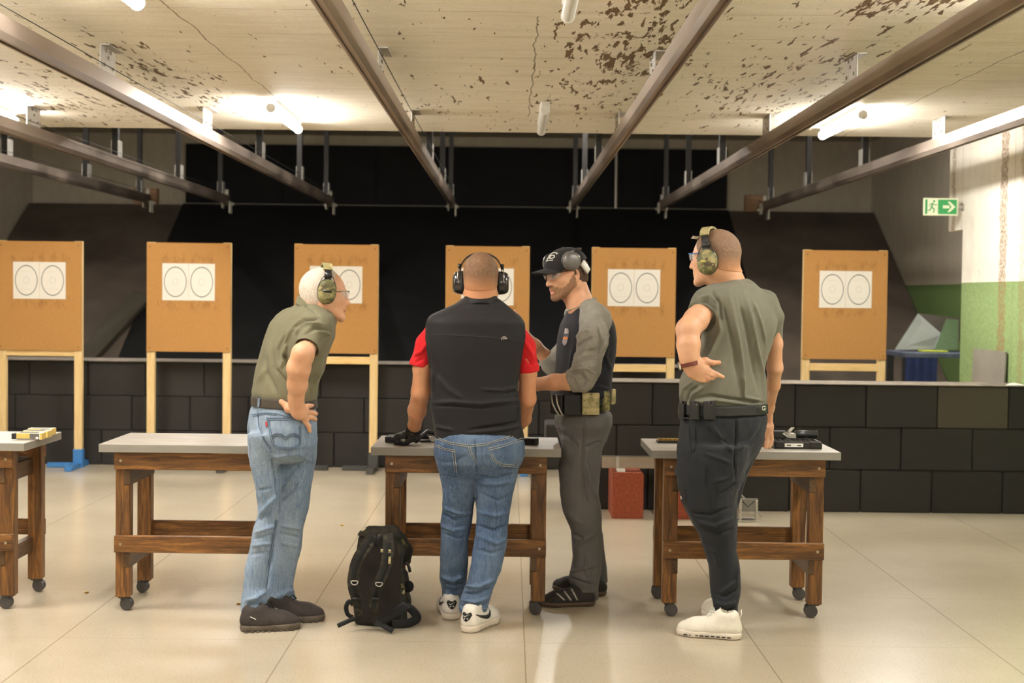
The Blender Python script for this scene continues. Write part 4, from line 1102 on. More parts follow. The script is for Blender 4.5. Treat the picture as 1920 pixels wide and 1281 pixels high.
def person(name_label, trunk, fine, mats, base, lipmark=None, stubble=None):
    """one continuous body mesh: fine = [(prims, h)], trunk = hidden core under the clothes"""
    Vs, Qs, off = [], [], 0
    for prims, h, g, it in fine + [(trunk, .012, -.028, 1)]:
        V, Q = mesh_sdf(prims, h, g); V = relax(V, Q, it, .4); Vs.append(V); Qs.append(Q + off); off += len(V)
    V = np.concatenate(Vs); Q = np.concatenate(Qs)
    mi = np.zeros(len(Q), int)
    if lipmark is not None:
        C = V[Q].mean(1); mi[np.linalg.norm((C - A(lipmark[0])) / lipmark[1], axis=1) < 1] = 1
    if stubble is not None:                                       # cropped beard: jaw, chin, moustache and sideburns, in head coordinates
        C = V[Q].mean(1) - A(stubble.c); x, y, z = np.abs(C @ A(stubble.s)) / stubble.k, C @ A(stubble.f) / stubble.k, C @ A(stubble.u) / stubble.k
        jit = vnoise(V[Q].mean(1), 240, 9) * .012
        top = np.interp(y, [-.004, .012, .03, .05, .07, .09], [.012, .0, -.026, -.044, -.046, -.034]) + np.where((x < .024) & (y > .078), .006, 0)
        low = np.interp(y, [-.004, .02, .06, .1], [-.052, -.07, -.112, -.13])
        k_ = (z + jit < top) & (z + jit > low) & (y + jit > -.002) & (y < .13) & (z > -.125) & (mi == 0) & ~((x < .008) & (z > -.034)) & (np.hypot(x, 0) < .09)
        mi[k_] = 2
    o = np_mesh('person', V - A(base), Q, mats, mi); o.location = base
    tag(o, name_label, 'person'); return o
def rec(o, V=None):
    """remember a garment so that pockets, seams and prints can be laid on it"""
    me = o.data; vs = [tuple(v.co) for v in me.vertices]; BODIES[o.name] = BVHTree.FromPolygons(vs, [tuple(p.vertices) for p in me.polygons]); return o
def hit(bv, px, py, lift):
    r = (FWD * F + RGT * (px - 960) - UPV * (py - 640.5)).normalized(); loc, nn, _, _ = bv.ray_cast(CAM, r)
    if loc is None: return None
    if nn.dot(r) > 0: nn = -nn
    return loc + nn * lift
def patch(name, base, rows, mat, nx=14, ny=14, lift=.0018, thick=.0015):
    """piece of cloth sewn on: rows (py, xl, xr[, slope]) of its outline, laid on the garment"""
    bv = BODIES[base.name]; ys = np.array([r[0] for r in rows], float); xl = np.array([r[1] for r in rows], float); xr = np.array([r[2] for r in rows], float); sl = np.array([r[3] if len(r) > 3 else 0 for r in rows], float)
    top, bot, ok = [], [], {}
    vs = []; idx = {}
    for j in range(ny + 1):
        y = ys[0] + (ys[-1] - ys[0]) * j / ny; a, b_, s_ = np.interp(y, ys, xl), np.interp(y, ys, xr), np.interp(y, ys, sl)
        for i in range(nx + 1):
            x = a + (b_ - a) * i / nx; p = hit(bv, x, y + s_ * (i / nx - .5), lift)
            if p is not None: idx[i, j] = len(vs); vs.append(p); vs.append(p - (p - CAM).normalized() * -thick)
    fs = []
    for j in range(ny):
        for i in range(nx):
            k_ = [(i, j), (i + 1, j), (i + 1, j + 1), (i, j + 1)]
            if all(q in idx for q in k_):
                t_ = [idx[q] for q in k_]
                if max((vs[t_[0]] - vs[t_[2]]).length, (vs[t_[1]] - vs[t_[3]]).length) > .06: continue
                fs.append(t_)
    used = sorted({v for f in fs for v in f}); mp = {v: i for i, v in enumerate(used)}
    me = bpy.data.meshes.new(name); me.from_pydata([tuple(vs[v]) for v in used], [], [[mp[v] for v in f] for f in fs]); me.materials.append(mat)
    bm_ = bmesh.new(); bm_.from_mesh(me)
    for v in bm_.verts: pass
    r_ = bmesh.ops.extrude_face_region(bm_, geom=bm_.faces[:]); nv = [g for g in r_['geom'] if isinstance(g, bmesh.types.BMVert)]
    for v in nv: v.co = v.co + (v.co - CAM).normalized() * (thick + lift)
    bmesh.ops.recalc_face_normals(bm_, faces=bm_.faces); bm_.to_mesh(me); bm_.free()
    me.polygons.foreach_set('use_smooth', [True] * len(me.polygons)); me.set_sharp_from_angle(angle=math.radians(60)); me.update()
    o = bpy.data.objects.new(name, me); COL.objects.link(o); setparent(o, base); return o
def seam(name, base, paths, mat, wpx=1.2, lift=.0012, step=2.5, parent=None):
    """stitch lines, cords and thin trims following the cloth"""
    bv = BODIES[base.name]; b = MB()
    for pts in paths:
        pts = [np.array(p, float) for p in pts]; dense = []
        for a, c in zip(pts[:-1], pts[1:]):
            n_ = max(1, int(np.hypot(*(c - a)) / step)); dense += [a + (c - a) * i / n_ for i in range(n_)]
        dense.append(pts[-1]); run = []
        def flush():
            if len(run) > 2: b.tube(run[:], wpx / 2 / 415, 5)
            run.clear()
        for q in dense:
            p = hit(bv, q[0], q[1], lift)
            if p is None or (run and (p - run[-1]).length > .05): flush()
            if p is not None: run.append(p)
        flush()
    if not b.v: return None
    return b.build(name, mat, parent or base, True, True)
def shoe(root, heel, toe, upper, sole, lace=None, w=.05, h=.075, sole_h=.03, ankle=.1, name='shoe', extra=None, lift=0.0):
    """shoe with upper, sole and laces; heel and toe are points on the floor"""
    heel, toe = Vector(heel), Vector(toe); f = (toe - heel); L = f.length; f.normalize(); s = f.cross(Vector((0, 0, 1))); z = Vector((0, 0, 1))
    def p(a, b_, c): return heel + f * (a * L) + s * b_ + z * c
    up = [cone(p(.13, 0, sole_h + .012), p(.42, 0, sole_h + .008), w * .76, w * .78, .02), cone(p(.42, 0, sole_h + .008), p(.72, -.002, sole_h), w * .78, w * .9, .02), cone(p(.72, -.002, sole_h), p(.87, 0, sole_h - .006), w * .9, w * .74, .02),
          cone(p(.14, 0, sole_h + .02), p(.15, 0, ankle - .028), w * .72, w * .74, .02), cone(p(.3, 0, sole_h + .02), p(.28, 0, ankle - .02), w * .7, w * .6, .025), cone(p(.34, 0, h + .005), p(.62, 0, sole_h + .022), w * .5, w * .5, .03), half(p(.5, 0, sole_h - .006), (0, 0, -1)),
          cone(p(.22, 0, ankle + .0), p(.2, 0, ankle + .04), w * .5, w * .58, .004, 's')]
    us = soft(name, up, .0045, upper, root, it=2); rec(us)
    so = [cone(p(.14, 0, .02), p(.42, 0, .02), w * .84, w * .78, .01), cone(p(.42, 0, .02), p(.72, 0, .02), w * .78, w * .99, .01), cone(p(.72, 0, .02), p(.86, 0, .022), w * .99, w * .84, .01),
          half(p(.5, 0, sole_h), (0, 0, 1), k=.006), half(p(.5, 0, .001), (0, 0, -1), k=.003)]
    V, Q = mesh_sdf(so, .005); V = relax(V, Q, 1)
    so_ = np_mesh('sole', V, Q, sole, None, us)
    if lace:
        b = MB()
        for i in range(4):
            a_ = .40 + .075 * i; hh = sole_h + .02 + w * .5 + (.022 - .011 * i); b.tube([p(a_ - .01, -.024, hh - .014), p(a_, -.012, hh + .001), p(a_ + .01, 0, hh + .004), p(a_, .012, hh + .001), p(a_ - .01, .024, hh - .014)], .0024, 6)
        b.tube([p(.40, 0, h + .03), p(.44, .02, h + .045), p(.5, .03, h + .03), p(.46, .01, h + .02)], .0022, 6).tube([p(.40, 0, h + .03), p(.46, -.02, h + .04), p(.53, -.03, h + .018)], .0022, 6)
        b.build('laces', lace, us, True, True)
    return us, p
def text_on(name, txt, size, org, xdir, ydir, mat, parent, depth=.0006, spacing=1.0):
    cu = bpy.data.curves.new(name, 'FONT'); cu.body = txt; cu.size = size; cu.extrude = depth; cu.align_x = 'CENTER'; cu.align_y = 'CENTER'; cu.offset = size * .015; cu.space_character = spacing
    tmp = bpy.data.objects.new('t', cu); me = bpy.data.meshes.new_from_object(tmp); bpy.data.objects.remove(tmp); bpy.data.curves.remove(cu)
    xd, yd = Vector(xdir).normalized(), Vector(ydir).normalized(); zd = xd.cross(yd); mm = Matrix((xd, yd, zd)).transposed().to_4x4(); mm.translation = org; me.transform(mm)
    me.materials.clear(); me.materials.append(mat); o = bpy.data.objects.new(name, me); COL.objects.link(o); setparent(o, parent); return o
# ================================================================== PERSON 1: olive polo, light jeans, bending forward
M['skin_a'] = skin('skin_light', (206, 158, 124)); M['skin_b'] = skin('skin_warm', (200, 144, 108)); M['skin_c'] = skin('skin_tan', (200, 150, 116))
M['denim_light'] = cloth('light_denim', (104, 124, 148), (158, 170, 182), streak=.5, wb=.4)
M['olive'] = cloth('olive_pique', (106, 102, 80), (124, 119, 95), weave=1100, blotch=.06)
M['stitch'] = cloth('seam_thread', (88, 104, 126), (100, 114, 132)); M['stitch_dark'] = cloth('dark_print', (78, 92, 106), (90, 100, 112))
g = Fig(6.38); q = g.q
tr = g.st([(750, 473, 592, 0), (764, 470, 593, 0), (778, 465, 595, 0), (800, 461, 596, 0), (830, 462, 596, 0), (848, 470, 588, .0), (866, 490, 570, .01)], 35, .66, .035, 2.2, .03)
tr += g.st([(812, 463, 537, -.09), (860, 467, 522, -.085), (920, 480, 524, -.07), (966, 484, 522, -.05), (991, 475, 520, -.05), (1027, 468, 514, -.05), (1063, 460, 506, -.05), (1100, 456, 500, -.05), (1130, 451, 501, -.05, .8), (1150, 451, 501, -.05, .72)], 10, 1.0, .022, 2.2)
tr += g.st([(815, 513, 596, .08), (860, 516, 593, .08), (901, 518, 586, .09), (955, 519, 579, .1), (991, 517, 568, .1), (1027, 509, 565, .11), (1063, 505, 556, .11), (1100, 499, 549, .11), (1125, 499, 556, .12, .8), (1144, 501, 555, .12, .72)], 10, 1.0, .022, 2.2)
sh = g.st([(564, 566, 600, .0, .8), (572, 553, 611, 0, .7), (581, 529, 622, 0), (592, 515, 629, 0), (606, 504, 631, 0), (633, 494, 629, 0), (650, 489, 621, 0), (671, 484, 613, 0), (693, 478, 609, 0), (712, 475, 600, 0), (738, 470, 597, 0), (752, 473, 594, 0)], 35, .62, .03, 2.3)
slv = g.ch([(590, 600, -.06, 26), (592, 618, -.14, 27), (576, 650, -.25, 22.5)], .03)
slv_f = g.ch([(608, 602, .12, 24), (600, 640, .17, 20)], .02)
cut = [cyl_(q(577, 649, -.255), q(563, 676, -.325), .072)]
collar = g.ch([(588, 562, .0, 22), (596, 570, .0, 24)], .02)
arm = g.ch([(583, 642, -.22, 14), (568, 664, -.315, 19.5), (560, 690, -.30, 20.5), (557.5, 722, -.26, 17.5), (555, 745, -.225, 13.5), (555, 757, -.21, 12.8)], .018)
FL = ((0, 1, 0), .62)
hand = g.ch([(555, 755, -.21, 13), (561, 772, -.195, 15.5)], .012, flat=FL) + g.ch([(558, 768, -.19, 12), (570, 769, -.165, 8.5)], .01) + g.ch([(560, 772, -.19, 12), (573, 785, -.165, 7.5)], .01)
hand += g.ch([(550, 765, -.195, 9), (541, 766, -.19, 8), (535, 759.5, -.187, 5.8), (527.5, 753.5, -.187, 5.0)], .006)
hand += g.ch([(568, 766, -.165, 5.6), (577, 762, -.15, 5), (584.5, 760.5, -.115, 4.4)], .004)
hand += g.ch([(572, 774, -.16, 5.6), (584, 773.5, -.135, 5), (592, 776, -.095, 4.3)], .004)
hand += g.ch([(573, 782, -.16, 5.4), (583, 783, -.135, 4.8), (591, 786.5, -.095, 4.1)], .004)
hand += g.ch([(571, 789, -.165, 5), (578.5, 799, -.155, 4.3), (580.5, 808.5, -.15, 3.7)], .004)
farm = g.ch([(600, 640, .17, 17), (590, 690, .24, 17), (562, 745, .2, 11), (560, 765, .19, 13), (575, 778, .17, 9)], .015)
H1 = Head(q(608, 556, -.01), 13, 4, 1.0)
neck = q(590, 585, .0)
head = H1.prims(neck, .058)
p1 = person('person in olive polo shirt and light blue jeans, bending forward with hand on hip', tr + sh + slv + slv_f,
            [(head, .0028, 0, 1), (arm + hand, .0028, 0, 1), (farm, .006, 0, 1)], [M['skin_a'], M['lip']], (q(530, 1175).x, 6.38, 0), (H1.w(0, .09, -.057), [.021, .03, .0105]))
eyes(p1, H1)
folds = [([(500, 860), (560, 850), (590, 870)], 3, 4), ([(484, 920), (510, 915)], -2.5, 3), ([(523, 925), (550, 890), (575, 860)], 5, 5), ([(526, 945), (560, 905)], -4, 4), ([(486, 966), (520, 925)], 5, 4), ([(480, 980), (515, 950)], -5, 4),
         ([(476, 1000), (518, 985)], 5, 4), ([(472, 1012), (515, 1003)], -4, 3.5), ([(470, 1024), (512, 1018)], 4, 3.5), ([(468, 1040), (508, 1036)], -3, 4), ([(525, 985), (565, 992)], 4, 4), ([(525, 1000), (563, 1010)], -4, 4), ([(525, 1018), (560, 1025)], 3, 4),
         ([(460, 1128), (480, 1122), (500, 1105)], 7, 5), ([(462, 1138), (495, 1130)], -4, 4), ([(502, 1138), (530, 1136), (556, 1120)], -7, 4), ([(505, 1128), (550, 1105)], 4, 5), ([(545, 1095), (552, 1100)], 5, 4), ([(545, 1108), (554, 1112)], 5, 4),
         ([(508, 850), (516, 880), (521, 930), (520, 975), (508, 1045), (500, 1100)], -7, 4), ([(478, 765), (484, 800), (497, 830), (510, 850)], -5, 4)]
j = soft('jeans', tr, .0048, M['denim_light'], p1, wr=[(.005, (22, 22, 14)), (.003, (55, 55, 30))], folds=folds, seed=3); rec(j)
pk = patch('back_pocket', j, [(784, 500, 562, 0), (800, 503, 563), (820, 507, 564), (834, 511, 565), (843, 524, 553)], M['denim_light'], 22, 18)
patch('back_pocket', j, [(793, 461.5, 466), (830, 463, 468), (850, 467, 469.5)], M['denim_light'], 4, 10)
seam('pocket_stitching', j, [[(500, 784), (562, 784)], [(501, 787.5), (561, 787.5)], [(502, 784), (507, 820), (512, 836), (524, 843), (550, 842), (563, 834), (564, 800), (563, 785)], [(505.5, 787), (510.5, 820), (515, 833), (525, 839), (550, 838.5), (560, 832), (560.5, 800)]], M['stitch'], 1.3, .004)
seam('pocket_print', j, [[(509, 818), (518, 813), (528, 814), (536, 820), (541, 815), (551, 812), (562, 817)], [(511, 822), (519, 817), (528, 818), (536, 825), (542, 819), (551, 816), (562, 821)]], M['stitch_dark'], 1.8, .004)
patch('red_tab', j, [(791, 498.5, 501.5), (800, 499.5, 502.5)], simple('red_thread_tab', (176, 40, 48), .7), 3, 4, .004)
seam('leg_seam', j, [[(484, 768), (485, 800), (497, 828), (508, 848)], [(520, 975), (511, 1030), (505, 1060), (500, 1095)], [(518, 975), (508, 1030), (502, 1060)], [(472, 778), (500, 774), (520, 776), (540, 783)], [(474, 781), (500, 777), (520, 779)]], M['stitch'], 1.2, .002)
seam('hem_stitching', j, [[(455, 1144), (475, 1146), (498, 1146)], [(504, 1138), (530, 1138), (553, 1135)]], M['stitch'], 1.4, .002)
polo_f = [([(480, 720), (500, 690), (505, 640)], 3, 7), ([(520, 740), (500, 700), (498, 660)], -4, 6), ([(545, 725), (525, 690), (515, 640)], 4, 6), ([(555, 735), (535, 712), (515, 690)], -4, 5), ([(535, 680), (530, 650), (545, 620), (575, 590)], 5, 5), ([(525, 685), (523, 655), (536, 625)], -5, 5),
          ([(533, 672), (538, 645)], 5, 3), ([(540, 690), (535, 665)], -5, 3.5), ([(528, 690), (532, 676)], 4, 3), ([(545, 620), (570, 600), (600, 598)], -6, 4), ([(552, 628), (575, 608), (608, 608)], 5, 4), ([(566, 628), (590, 615), (618, 622)], -5, 4), ([(590, 625), (608, 622), (620, 630)], 5, 4), ([(600, 640), (612, 632)], -4, 4),
          ([(568, 570), (585, 580), (600, 592)], -4, 3), ([(600, 740), (598, 720), (603, 700)], 4, 5), ([(585, 735), (590, 715)], -4, 4)]
s1 = soft('polo_shirt', sh + slv + slv_f + collar + cut, .0048, M['olive'], p1, wr=[(.007, (14, 14, 7)), (.003, (40, 40, 18))], folds=polo_f, seed=11); rec(s1)
# sleeve band and collar
a_, b_ = q(577, 650, -.252), q(571, 662, -.285)
def ring_band(name, c, axis, r, wd, mat, parent, th=.003, n=40, flat=1.0, fdir=None):
    axis = Vector(axis).normalized(); u = (Vector(fdir) - axis * axis.dot(Vector(fdir))).normalized() if fdir else axis.orthogonal().normalized(); v = axis.cross(u); pts = []; nr = []
    for i in range(n + 1):
        t_ = 2 * PI * i / n; nn = u * math.cos(t_) * flat + v * math.sin(t_); pts.append(Vector(c) + nn * r); nr.append(nn.normalized())
    return MB().ribbon(pts, wd, th, nr).build(name, mat, parent, True, True, 50)
ring_band('sleeve_band', q(577, 650, -.262), (b_ - a_), 22.3 / g.s, .02, M['olive'], s1, .004)
cv = [(ang, ) for ang in range(0, 360, 12)]
pts, nr, wd = [], [], []
for ang in range(0, 361, 12):
    r_ = math.radians(ang); n_ = Vector((math.cos(r_), math.sin(r_), 0)); c0 = q(590, 577, .0)
    pts.append(c0 + Vector((n_.x * .079, n_.y * .077, -.038 * n_.x))); nr.append((n_ + Vector((0, 0, .35))).normalized()); wd.append(.036)
MB().ribbon(pts, wd, .004, nr).build('collar', M['olive'], s1, True, True, 50)
bl = soft('belt', g.st([(744, 468, 596, 0), (763, 468, 598, 0)], 35, .66, .01, 2.2, .003), .004, M['belt_leather'], p1, it=1); rec(bl)
b = MB()
patch('belt_loop', bl, [(742, 485, 489, -2), (766, 483.5, 487.5, -2)], M['denim_light'], 3, 8, .004, .003)
# hair
hp = H1.scalp(neck, .058) + [half(H1.w(0, .012, .0), H1.f * 1 + H1.u * -.28, k=.001), half(H1.w(0, -.03, -.058), H1.u * -1 + H1.f * .1, k=.001)]
soft('hair', hp, .003, hairmat('white_cropped_hair', (150, 130, 112), (222, 210, 194), (210, 160, 126), H1.w(0, 0, -.035).z, .03), p1, grow=.0026, wr=[(.001, 160)], seed=5)
earmuffs(p1, H1, M['camo'], M['black_plastic'], z=.022, y=.0, rz=.054, ry=.041, band_w=.03, band_y=.0, band_pad=M['camo_tan'], band_top=.142, ringmat=M['black_plastic'])
b = MB()
for (y0, z0, y1, z1) in ((-.018, .028, .018, .018),): b.prism([H1.w(.122, y0, z0), H1.w(.122, y1, z0), H1.w(.122, y1, z1), H1.w(.122, y0, z1)], (0, 0, 0), H1.s * .004)
em = [o for o in bpy.data.objects if o.name.startswith('earmuffs')][-1]
b.build('badge', M['black_plastic'], em, True)
glasses(p1, H1, M['screw'], M['lens'])
# shoes
M['trail'] = simple('dark_brown_mesh', (46, 38, 34), .75, var=.3, scale=60, bump=.4); M['trail_sole'] = simple('grey_brown_rubber', (84, 74, 62), .7, var=.25, scale=30)
for hx, hy, tx, ty in ((453, 1184, 560, 1178), (499, 1167, 607, 1163)):
    us, pf = shoe(p1, G(hx, hy), G(tx, ty), M['trail'], M['trail_sole'], M['black_matte'], .052, .08, .032, .11)
    b = MB()
    for i in range(9): c = pf(.06 + .1 * i, .046, .0035); b.sphere(c, (.009, .006, .0035), 8, 4)
    b.build('tread', M['trail_sole'], us, True, True)
    seam('reflective_mark', us, [[(hx + 16, hy - 27), (hx + 27, hy - 22)]], M['plainpaper'], 1.6, .002)
# ================================================================== PERSON 2: black vest over red T-shirt, blue jeans, seen from behind
M['denim_blue'] = cloth('blue_denim', (62, 82, 112), (112, 130, 152), streak=.45, wb=.4)
M['softshell'] = cloth('black_softshell', (26, 24, 25), (33, 31, 31), weave=1400, wb=.15, blotch=.05, rough=.7)
M['red_jersey'] = cloth('red_jersey', (196, 30, 36), (210, 44, 48), weave=1200, blotch=.06)
M['stitch_gold'] = cloth('pale_seam_thread', (150, 148, 138), (160, 156, 146))
g = Fig(6.40); q = g.q
tr = g.st([(808, 820, 978, 0), (822, 816, 982, 0), (832, 813, 985, 0), (846, 813, 985, 0), (868, 820, 977, 0), (884, 838, 958, 0), (900, 858, 930, 0)], 90, .7, .03, 2.3, .03)
tr += g.st([(848, 816, 892, .0), (878, 821, 893, .01), (900, 826, 893, .02), (918, 829, 892, .03), (937, 829, 890, .04), (957, 828, 887, .06), (977, 826, 885, .07), (1009, 826, 879, .07), (1050, 825, 877, .095), (1085, 824, 877, .14), (1108, 829, 872, .19, 1.2), (1122, 829, 870, .2, 1.3)], 90, 1.0, .022, 2.2)
tr += g.st([(848, 888, 983, 0), (878, 888, 973, 0), (918, 890, 964, 0), (950, 893, 957, 0), (990, 893, 952, -.0), (1026, 888, 949, -.01), (1062, 882, 941, -.02), (1088, 877, 932, -.03), (1108, 868, 924, -.03), (1124, 861, 919, -.03), (1140, 859, 915, -.03, 1.15), (1148, 863, 914, -.03, 1.2)], 90, 1.0, .022, 2.2)
ve = g.st([(558, 868, 934, .01, .9), (571, 853, 950, 0, .75), (580, 832, 960, 0), (592, 806, 976, 0), (604, 798, 984, 0), (635, 797, 985, 0), (660, 800, 981, 0), (692, 806, 975, 0), (720, 808, 972, 0), (741, 808, 972, 0), (760, 806, 976, 0), (790, 811, 977, 0), (813, 814, 982, 0), (824, 815, 984, 0)], 90, .60, .03, 2.5, .008)
sl_l = g.ch([(816, 618, .02, 17), (800, 645, .02, 19), (787, 686, .02, 18), (782, 704, .02, 18)], .02); sl_r = g.ch([(968, 620, .02, 17), (985, 650, .02, 18), (991, 692, .03, 18.5), (992, 712, .03, 18.5)], .02)
arm_l = g.ch([(800, 650, .02, 15), (791, 690, .02, 16), (789, 735, .05, 17.2), (782, 770, .15, 17), (777, 798, .26, 12), (776, 808, .29, 11.5)], .018)
arm_r = g.ch([(985, 650, .02, 15), (990, 700, .03, 16), (988, 748, .06, 16.5), (981, 785, .2, 15), (965, 808, .33, 10.5)], .018)
hr = g.ch([(965, 808, .33, 10), (958, 822, .36, 13), (954, 824, .39, 11)], .01, flat=((0, 0, 1), .6)) 
for k in range(4): hr += g.ch([(952 + 5 * k, 824, .39, 3.9), (950 + 5 * k, 822, .43, 3.8), (949 + 5 * k, 824, .46, 3.4)], .003)
hr += g.ch([(955, 823, .36, 5), (944, 823, .375, 4.2), (940, 824, .4, 3.6)], .005)
H2 = Head(q(901.5, 527, .0), 90, 6, 1.0); neck = q(901, 585, .0)
head = H2.prims(neck, .064, 1.04)
p2 = person('person seen from behind in black vest over red T-shirt, blue jeans and white trainers', tr + ve, [(head, .003, 0, 1), (arm_l, .0035, 0, 1), (arm_r + hr, .0035, 0, 1)], [M['skin_b'], M['lip']], (q(890, 1175).x, 6.4, 0), (H2.w(0, .09, -.057), [.022, .02, .0105]))
eyes(p2, H2)
jf = [([(890, 900), (891, 940), (886, 980), (878, 1010)], -8, 3.5), ([(800, 868), (850, 866), (880, 850)], -3, 3), ([(890, 893), (930, 897), (965, 888)], -5, 3), ([(888, 905), (930, 908), (968, 902)], 4, 4), ([(828, 950), (860, 962), (888, 962)], 5, 4), ([(826, 962), (850, 975), (884, 968)], -6, 3), ([(826, 985), (850, 995), (880, 990)], 5, 4), ([(828, 1000), (860, 1010), (878, 1003)], -4, 3),
      ([(895, 960), (930, 968), (955, 958)], 4, 4), ([(893, 985), (925, 995), (952, 985)], -5, 3.5), ([(895, 1005), (930, 1020), (950, 1010)], 5, 5), ([(892, 1030), (920, 1038), (948, 1030)], -4, 4), ([(900, 925), (935, 940), (960, 925)], -4, 3), ([(826, 1080), (850, 1088), (875, 1075)], 6, 4), ([(828, 1095), (850, 1100), (874, 1092)], -6, 3), ([(832, 1108), (850, 1113), (868, 1107)], 6, 4),
      ([(868, 1100), (900, 1100), (925, 1088)], 7, 4), ([(862, 1112), (895, 1113), (920, 1105)], -8, 3.5), ([(862, 1124), (890, 1130), (918, 1118)], 7, 4), ([(862, 1136), (885, 1142), (913, 1133)], -6, 3), ([(890, 820), (892, 850), (893, 890)], -5, 2.5)]
j = soft('jeans', tr, .0048, M['denim_blue'], p2, wr=[(.006, (20, 20, 13)), (.003, (55, 55, 30))], folds=jf, seed=23); rec(j)
patch('back_pocket', j, [(838, 817, 853, 8), (846, 818, 856, 8), (870, 820, 858, 6), (888, 824, 858, 6), (893, 832, 856, 4)], M['denim_blue'], 18, 14)
patch('back_pocket', j, [(840, 914, 974, -24), (850, 918, 975, -22), (865, 923, 972, -16), (874, 930, 968, -6), (878, 940, 962, 0)], M['denim_blue'], 18, 14)
seam('pocket_stitching', j, [[(818, 834), (835, 841), (853, 844)], [(818, 837), (835, 844), (852, 847)], [(853, 845), (855, 865), (857, 886)], [(849, 847), (851, 865), (853, 884)], [(914, 841), (940, 835), (978, 822)], [(915, 845), (940, 839), (978, 826)], [(919, 850), (925, 864), (940, 873), (968, 876), (972, 862)], [(922, 850), (928, 862), (942, 870), (964, 872)]], M['stitch_gold'], 1.3, .004)
seam('seat_seam', j, [[(818, 820), (845, 830), (880, 835), (910, 832), (950, 820), (975, 812)], [(818, 823), (845, 833), (880, 838), (910, 835), (950, 823), (975, 815)], [(882, 838), (885, 850), (892, 862), (893, 872)], [(878, 838), (881, 850), (888, 863)]], M['stitch_gold'], 1.3, .002)
seam('hem_stitching', j, [[(833, 1116), (850, 1118), (866, 1114)], [(864, 1137), (885, 1142), (911, 1141)]], M['stitch_gold'], 1.2, .002)
vf = [([(973, 725), (940, 732), (900, 730)], 3, 3), ([(975, 732), (945, 738)], -5, 2.5), ([(808, 762), (850, 760), (900, 765), (970, 758)], -4, 2.5), ([(808, 756), (850, 754), (900, 758), (972, 750)], 4, 4), ([(815, 700), (840, 730), (870, 750)], 3, 6), ([(980, 790), (940, 798), (880, 806)], -5, 3), ([(980, 797), (940, 806), (880, 812)], 5, 4), ([(815, 800), (850, 806)], 4, 4), ([(974, 700), (968, 730), (974, 780)], 3, 5), ([(812, 700), (812, 740)], 3, 4)]
s2 = soft('softshell_vest', ve, .0048, M['softshell'], p2, wr=[(.005, (10, 10, 9))], folds=vf, seed=31); rec(s2)
seam('yoke_seam', s2, [[(799, 629), (840, 628), (890, 631), (940, 635), (984, 642)]], M['black_matte'], 1.6, .0005)
seam('waist_seam', s2, [[(808, 763), (850, 761), (900, 765), (950, 762), (976, 760)]], M['black_matte'], 1.4, .0005)
seam('armhole_binding', s2, [[(803, 594), (799, 610), (799, 635), (804, 665), (807, 690)], [(982, 608), (983, 635), (978, 665), (974, 690)]], M['black_matte'], 2.2, .001)
seam('reflective_emblem', s2, [[(940, 638), (941, 633.5), (944.5, 631.5), (948, 632.5), (950, 635.5)], [(943, 637), (945, 634.5), (948.5, 636)]], M['zinc'], 1.8, .002)
pts, nr, wd = [], [], []
for ang in range(-62, 243, 8):
    r_ = math.radians(ang + 90 + 180 - 90); n_ = Vector((math.cos(r_), math.sin(r_), 0)); c0 = q(901.5, 562, -.005)
    pts.append(c0 + Vector((n_.x * (.078), n_.y * .078, -.006 + .02 * (-n_.y) - .004))); nr.append((n_ + Vector((0, 0, .3))).normalized())
MB().ribbon(pts, .05, .005, nr).build('stand_collar', M['softshell'], s2, True, True, 50)
ts = soft('red_sleeve', sl_l + [half(q(787, 688, .02), q(787, 688, .02) - q(798, 650, .02))], .0045, M['red_jersey'], p2, wr=[(.005, (16, 16, 8))], folds=[([(775, 668), (790, 660), (803, 640)], 5, 4), ([(778, 680), (795, 672)], -3, 3)], seed=41)
ts2 = soft('red_sleeve', sl_r + [half(q(991, 698, .03), q(991, 698, .03) - q(986, 655, .02))], .0045, M['red_jersey'], p2, wr=[(.005, (16, 16, 8))], folds=[([(984, 640), (995, 660), (1003, 685)], 5, 4), ([(984, 670), (995, 684)], -4, 3)], seed=42)
# glove
gh = g.ch([(776, 803, .275, 14), (774, 813, .30, 14.5)], .012) + g.ch([(773, 815, .3, 13.5), (760, 820, .3, 12.5), (750, 821, .3, 10.5)], .015, flat=((0, 0, 1), .85)) + g.ch([(786, 819, .32, 7), (780, 825, .31, 6.5)], .01)
for k, (a, b_) in enumerate(((0, 0), (-.022, .5), (-.044, 1), (-.066, 2))):
    gh += g.ch([(757, 819 + b_, .32 + a, 5.4), (745, 818 + b_ * .5, .32 + a, 5.4), (739.5, 823 + b_, .315 + a, 5), (743, 828 + b_ * .5, .315 + a, 4.6), (752, 828.5 + b_ * .5, .315 + a, 4.2)], .004)
gh += g.ch([(775, 822, .26, 6.5), (764, 829, .24, 5.2), (755, 830.5, .235, 4.6)], .006)
M['glove'] = cloth('black_glove_leather', (34, 31, 30), (48, 44, 42), weave=500, wb=.4, rough=.6)
gl = soft('glove', gh, .003, M['glove'], p2, wr=[(.003, 40)], seed=7); rec(gl)
gc = soft('glove_cuff', g.ch([(776, 801, .268, 14.6), (775, 807, .285, 15.6)], .01) + [cone(q(777, 801, .262), q(777, 788, .23), 13 / g.s, 16 / g.s, .004, 's')], .0028, M['camo_dark'], p2, seed=8)
patch('knuckle_patch', gl, [(823, 752, 760, 0), (828, 751, 759, 0)], M['zinc'], 4, 4, .001)
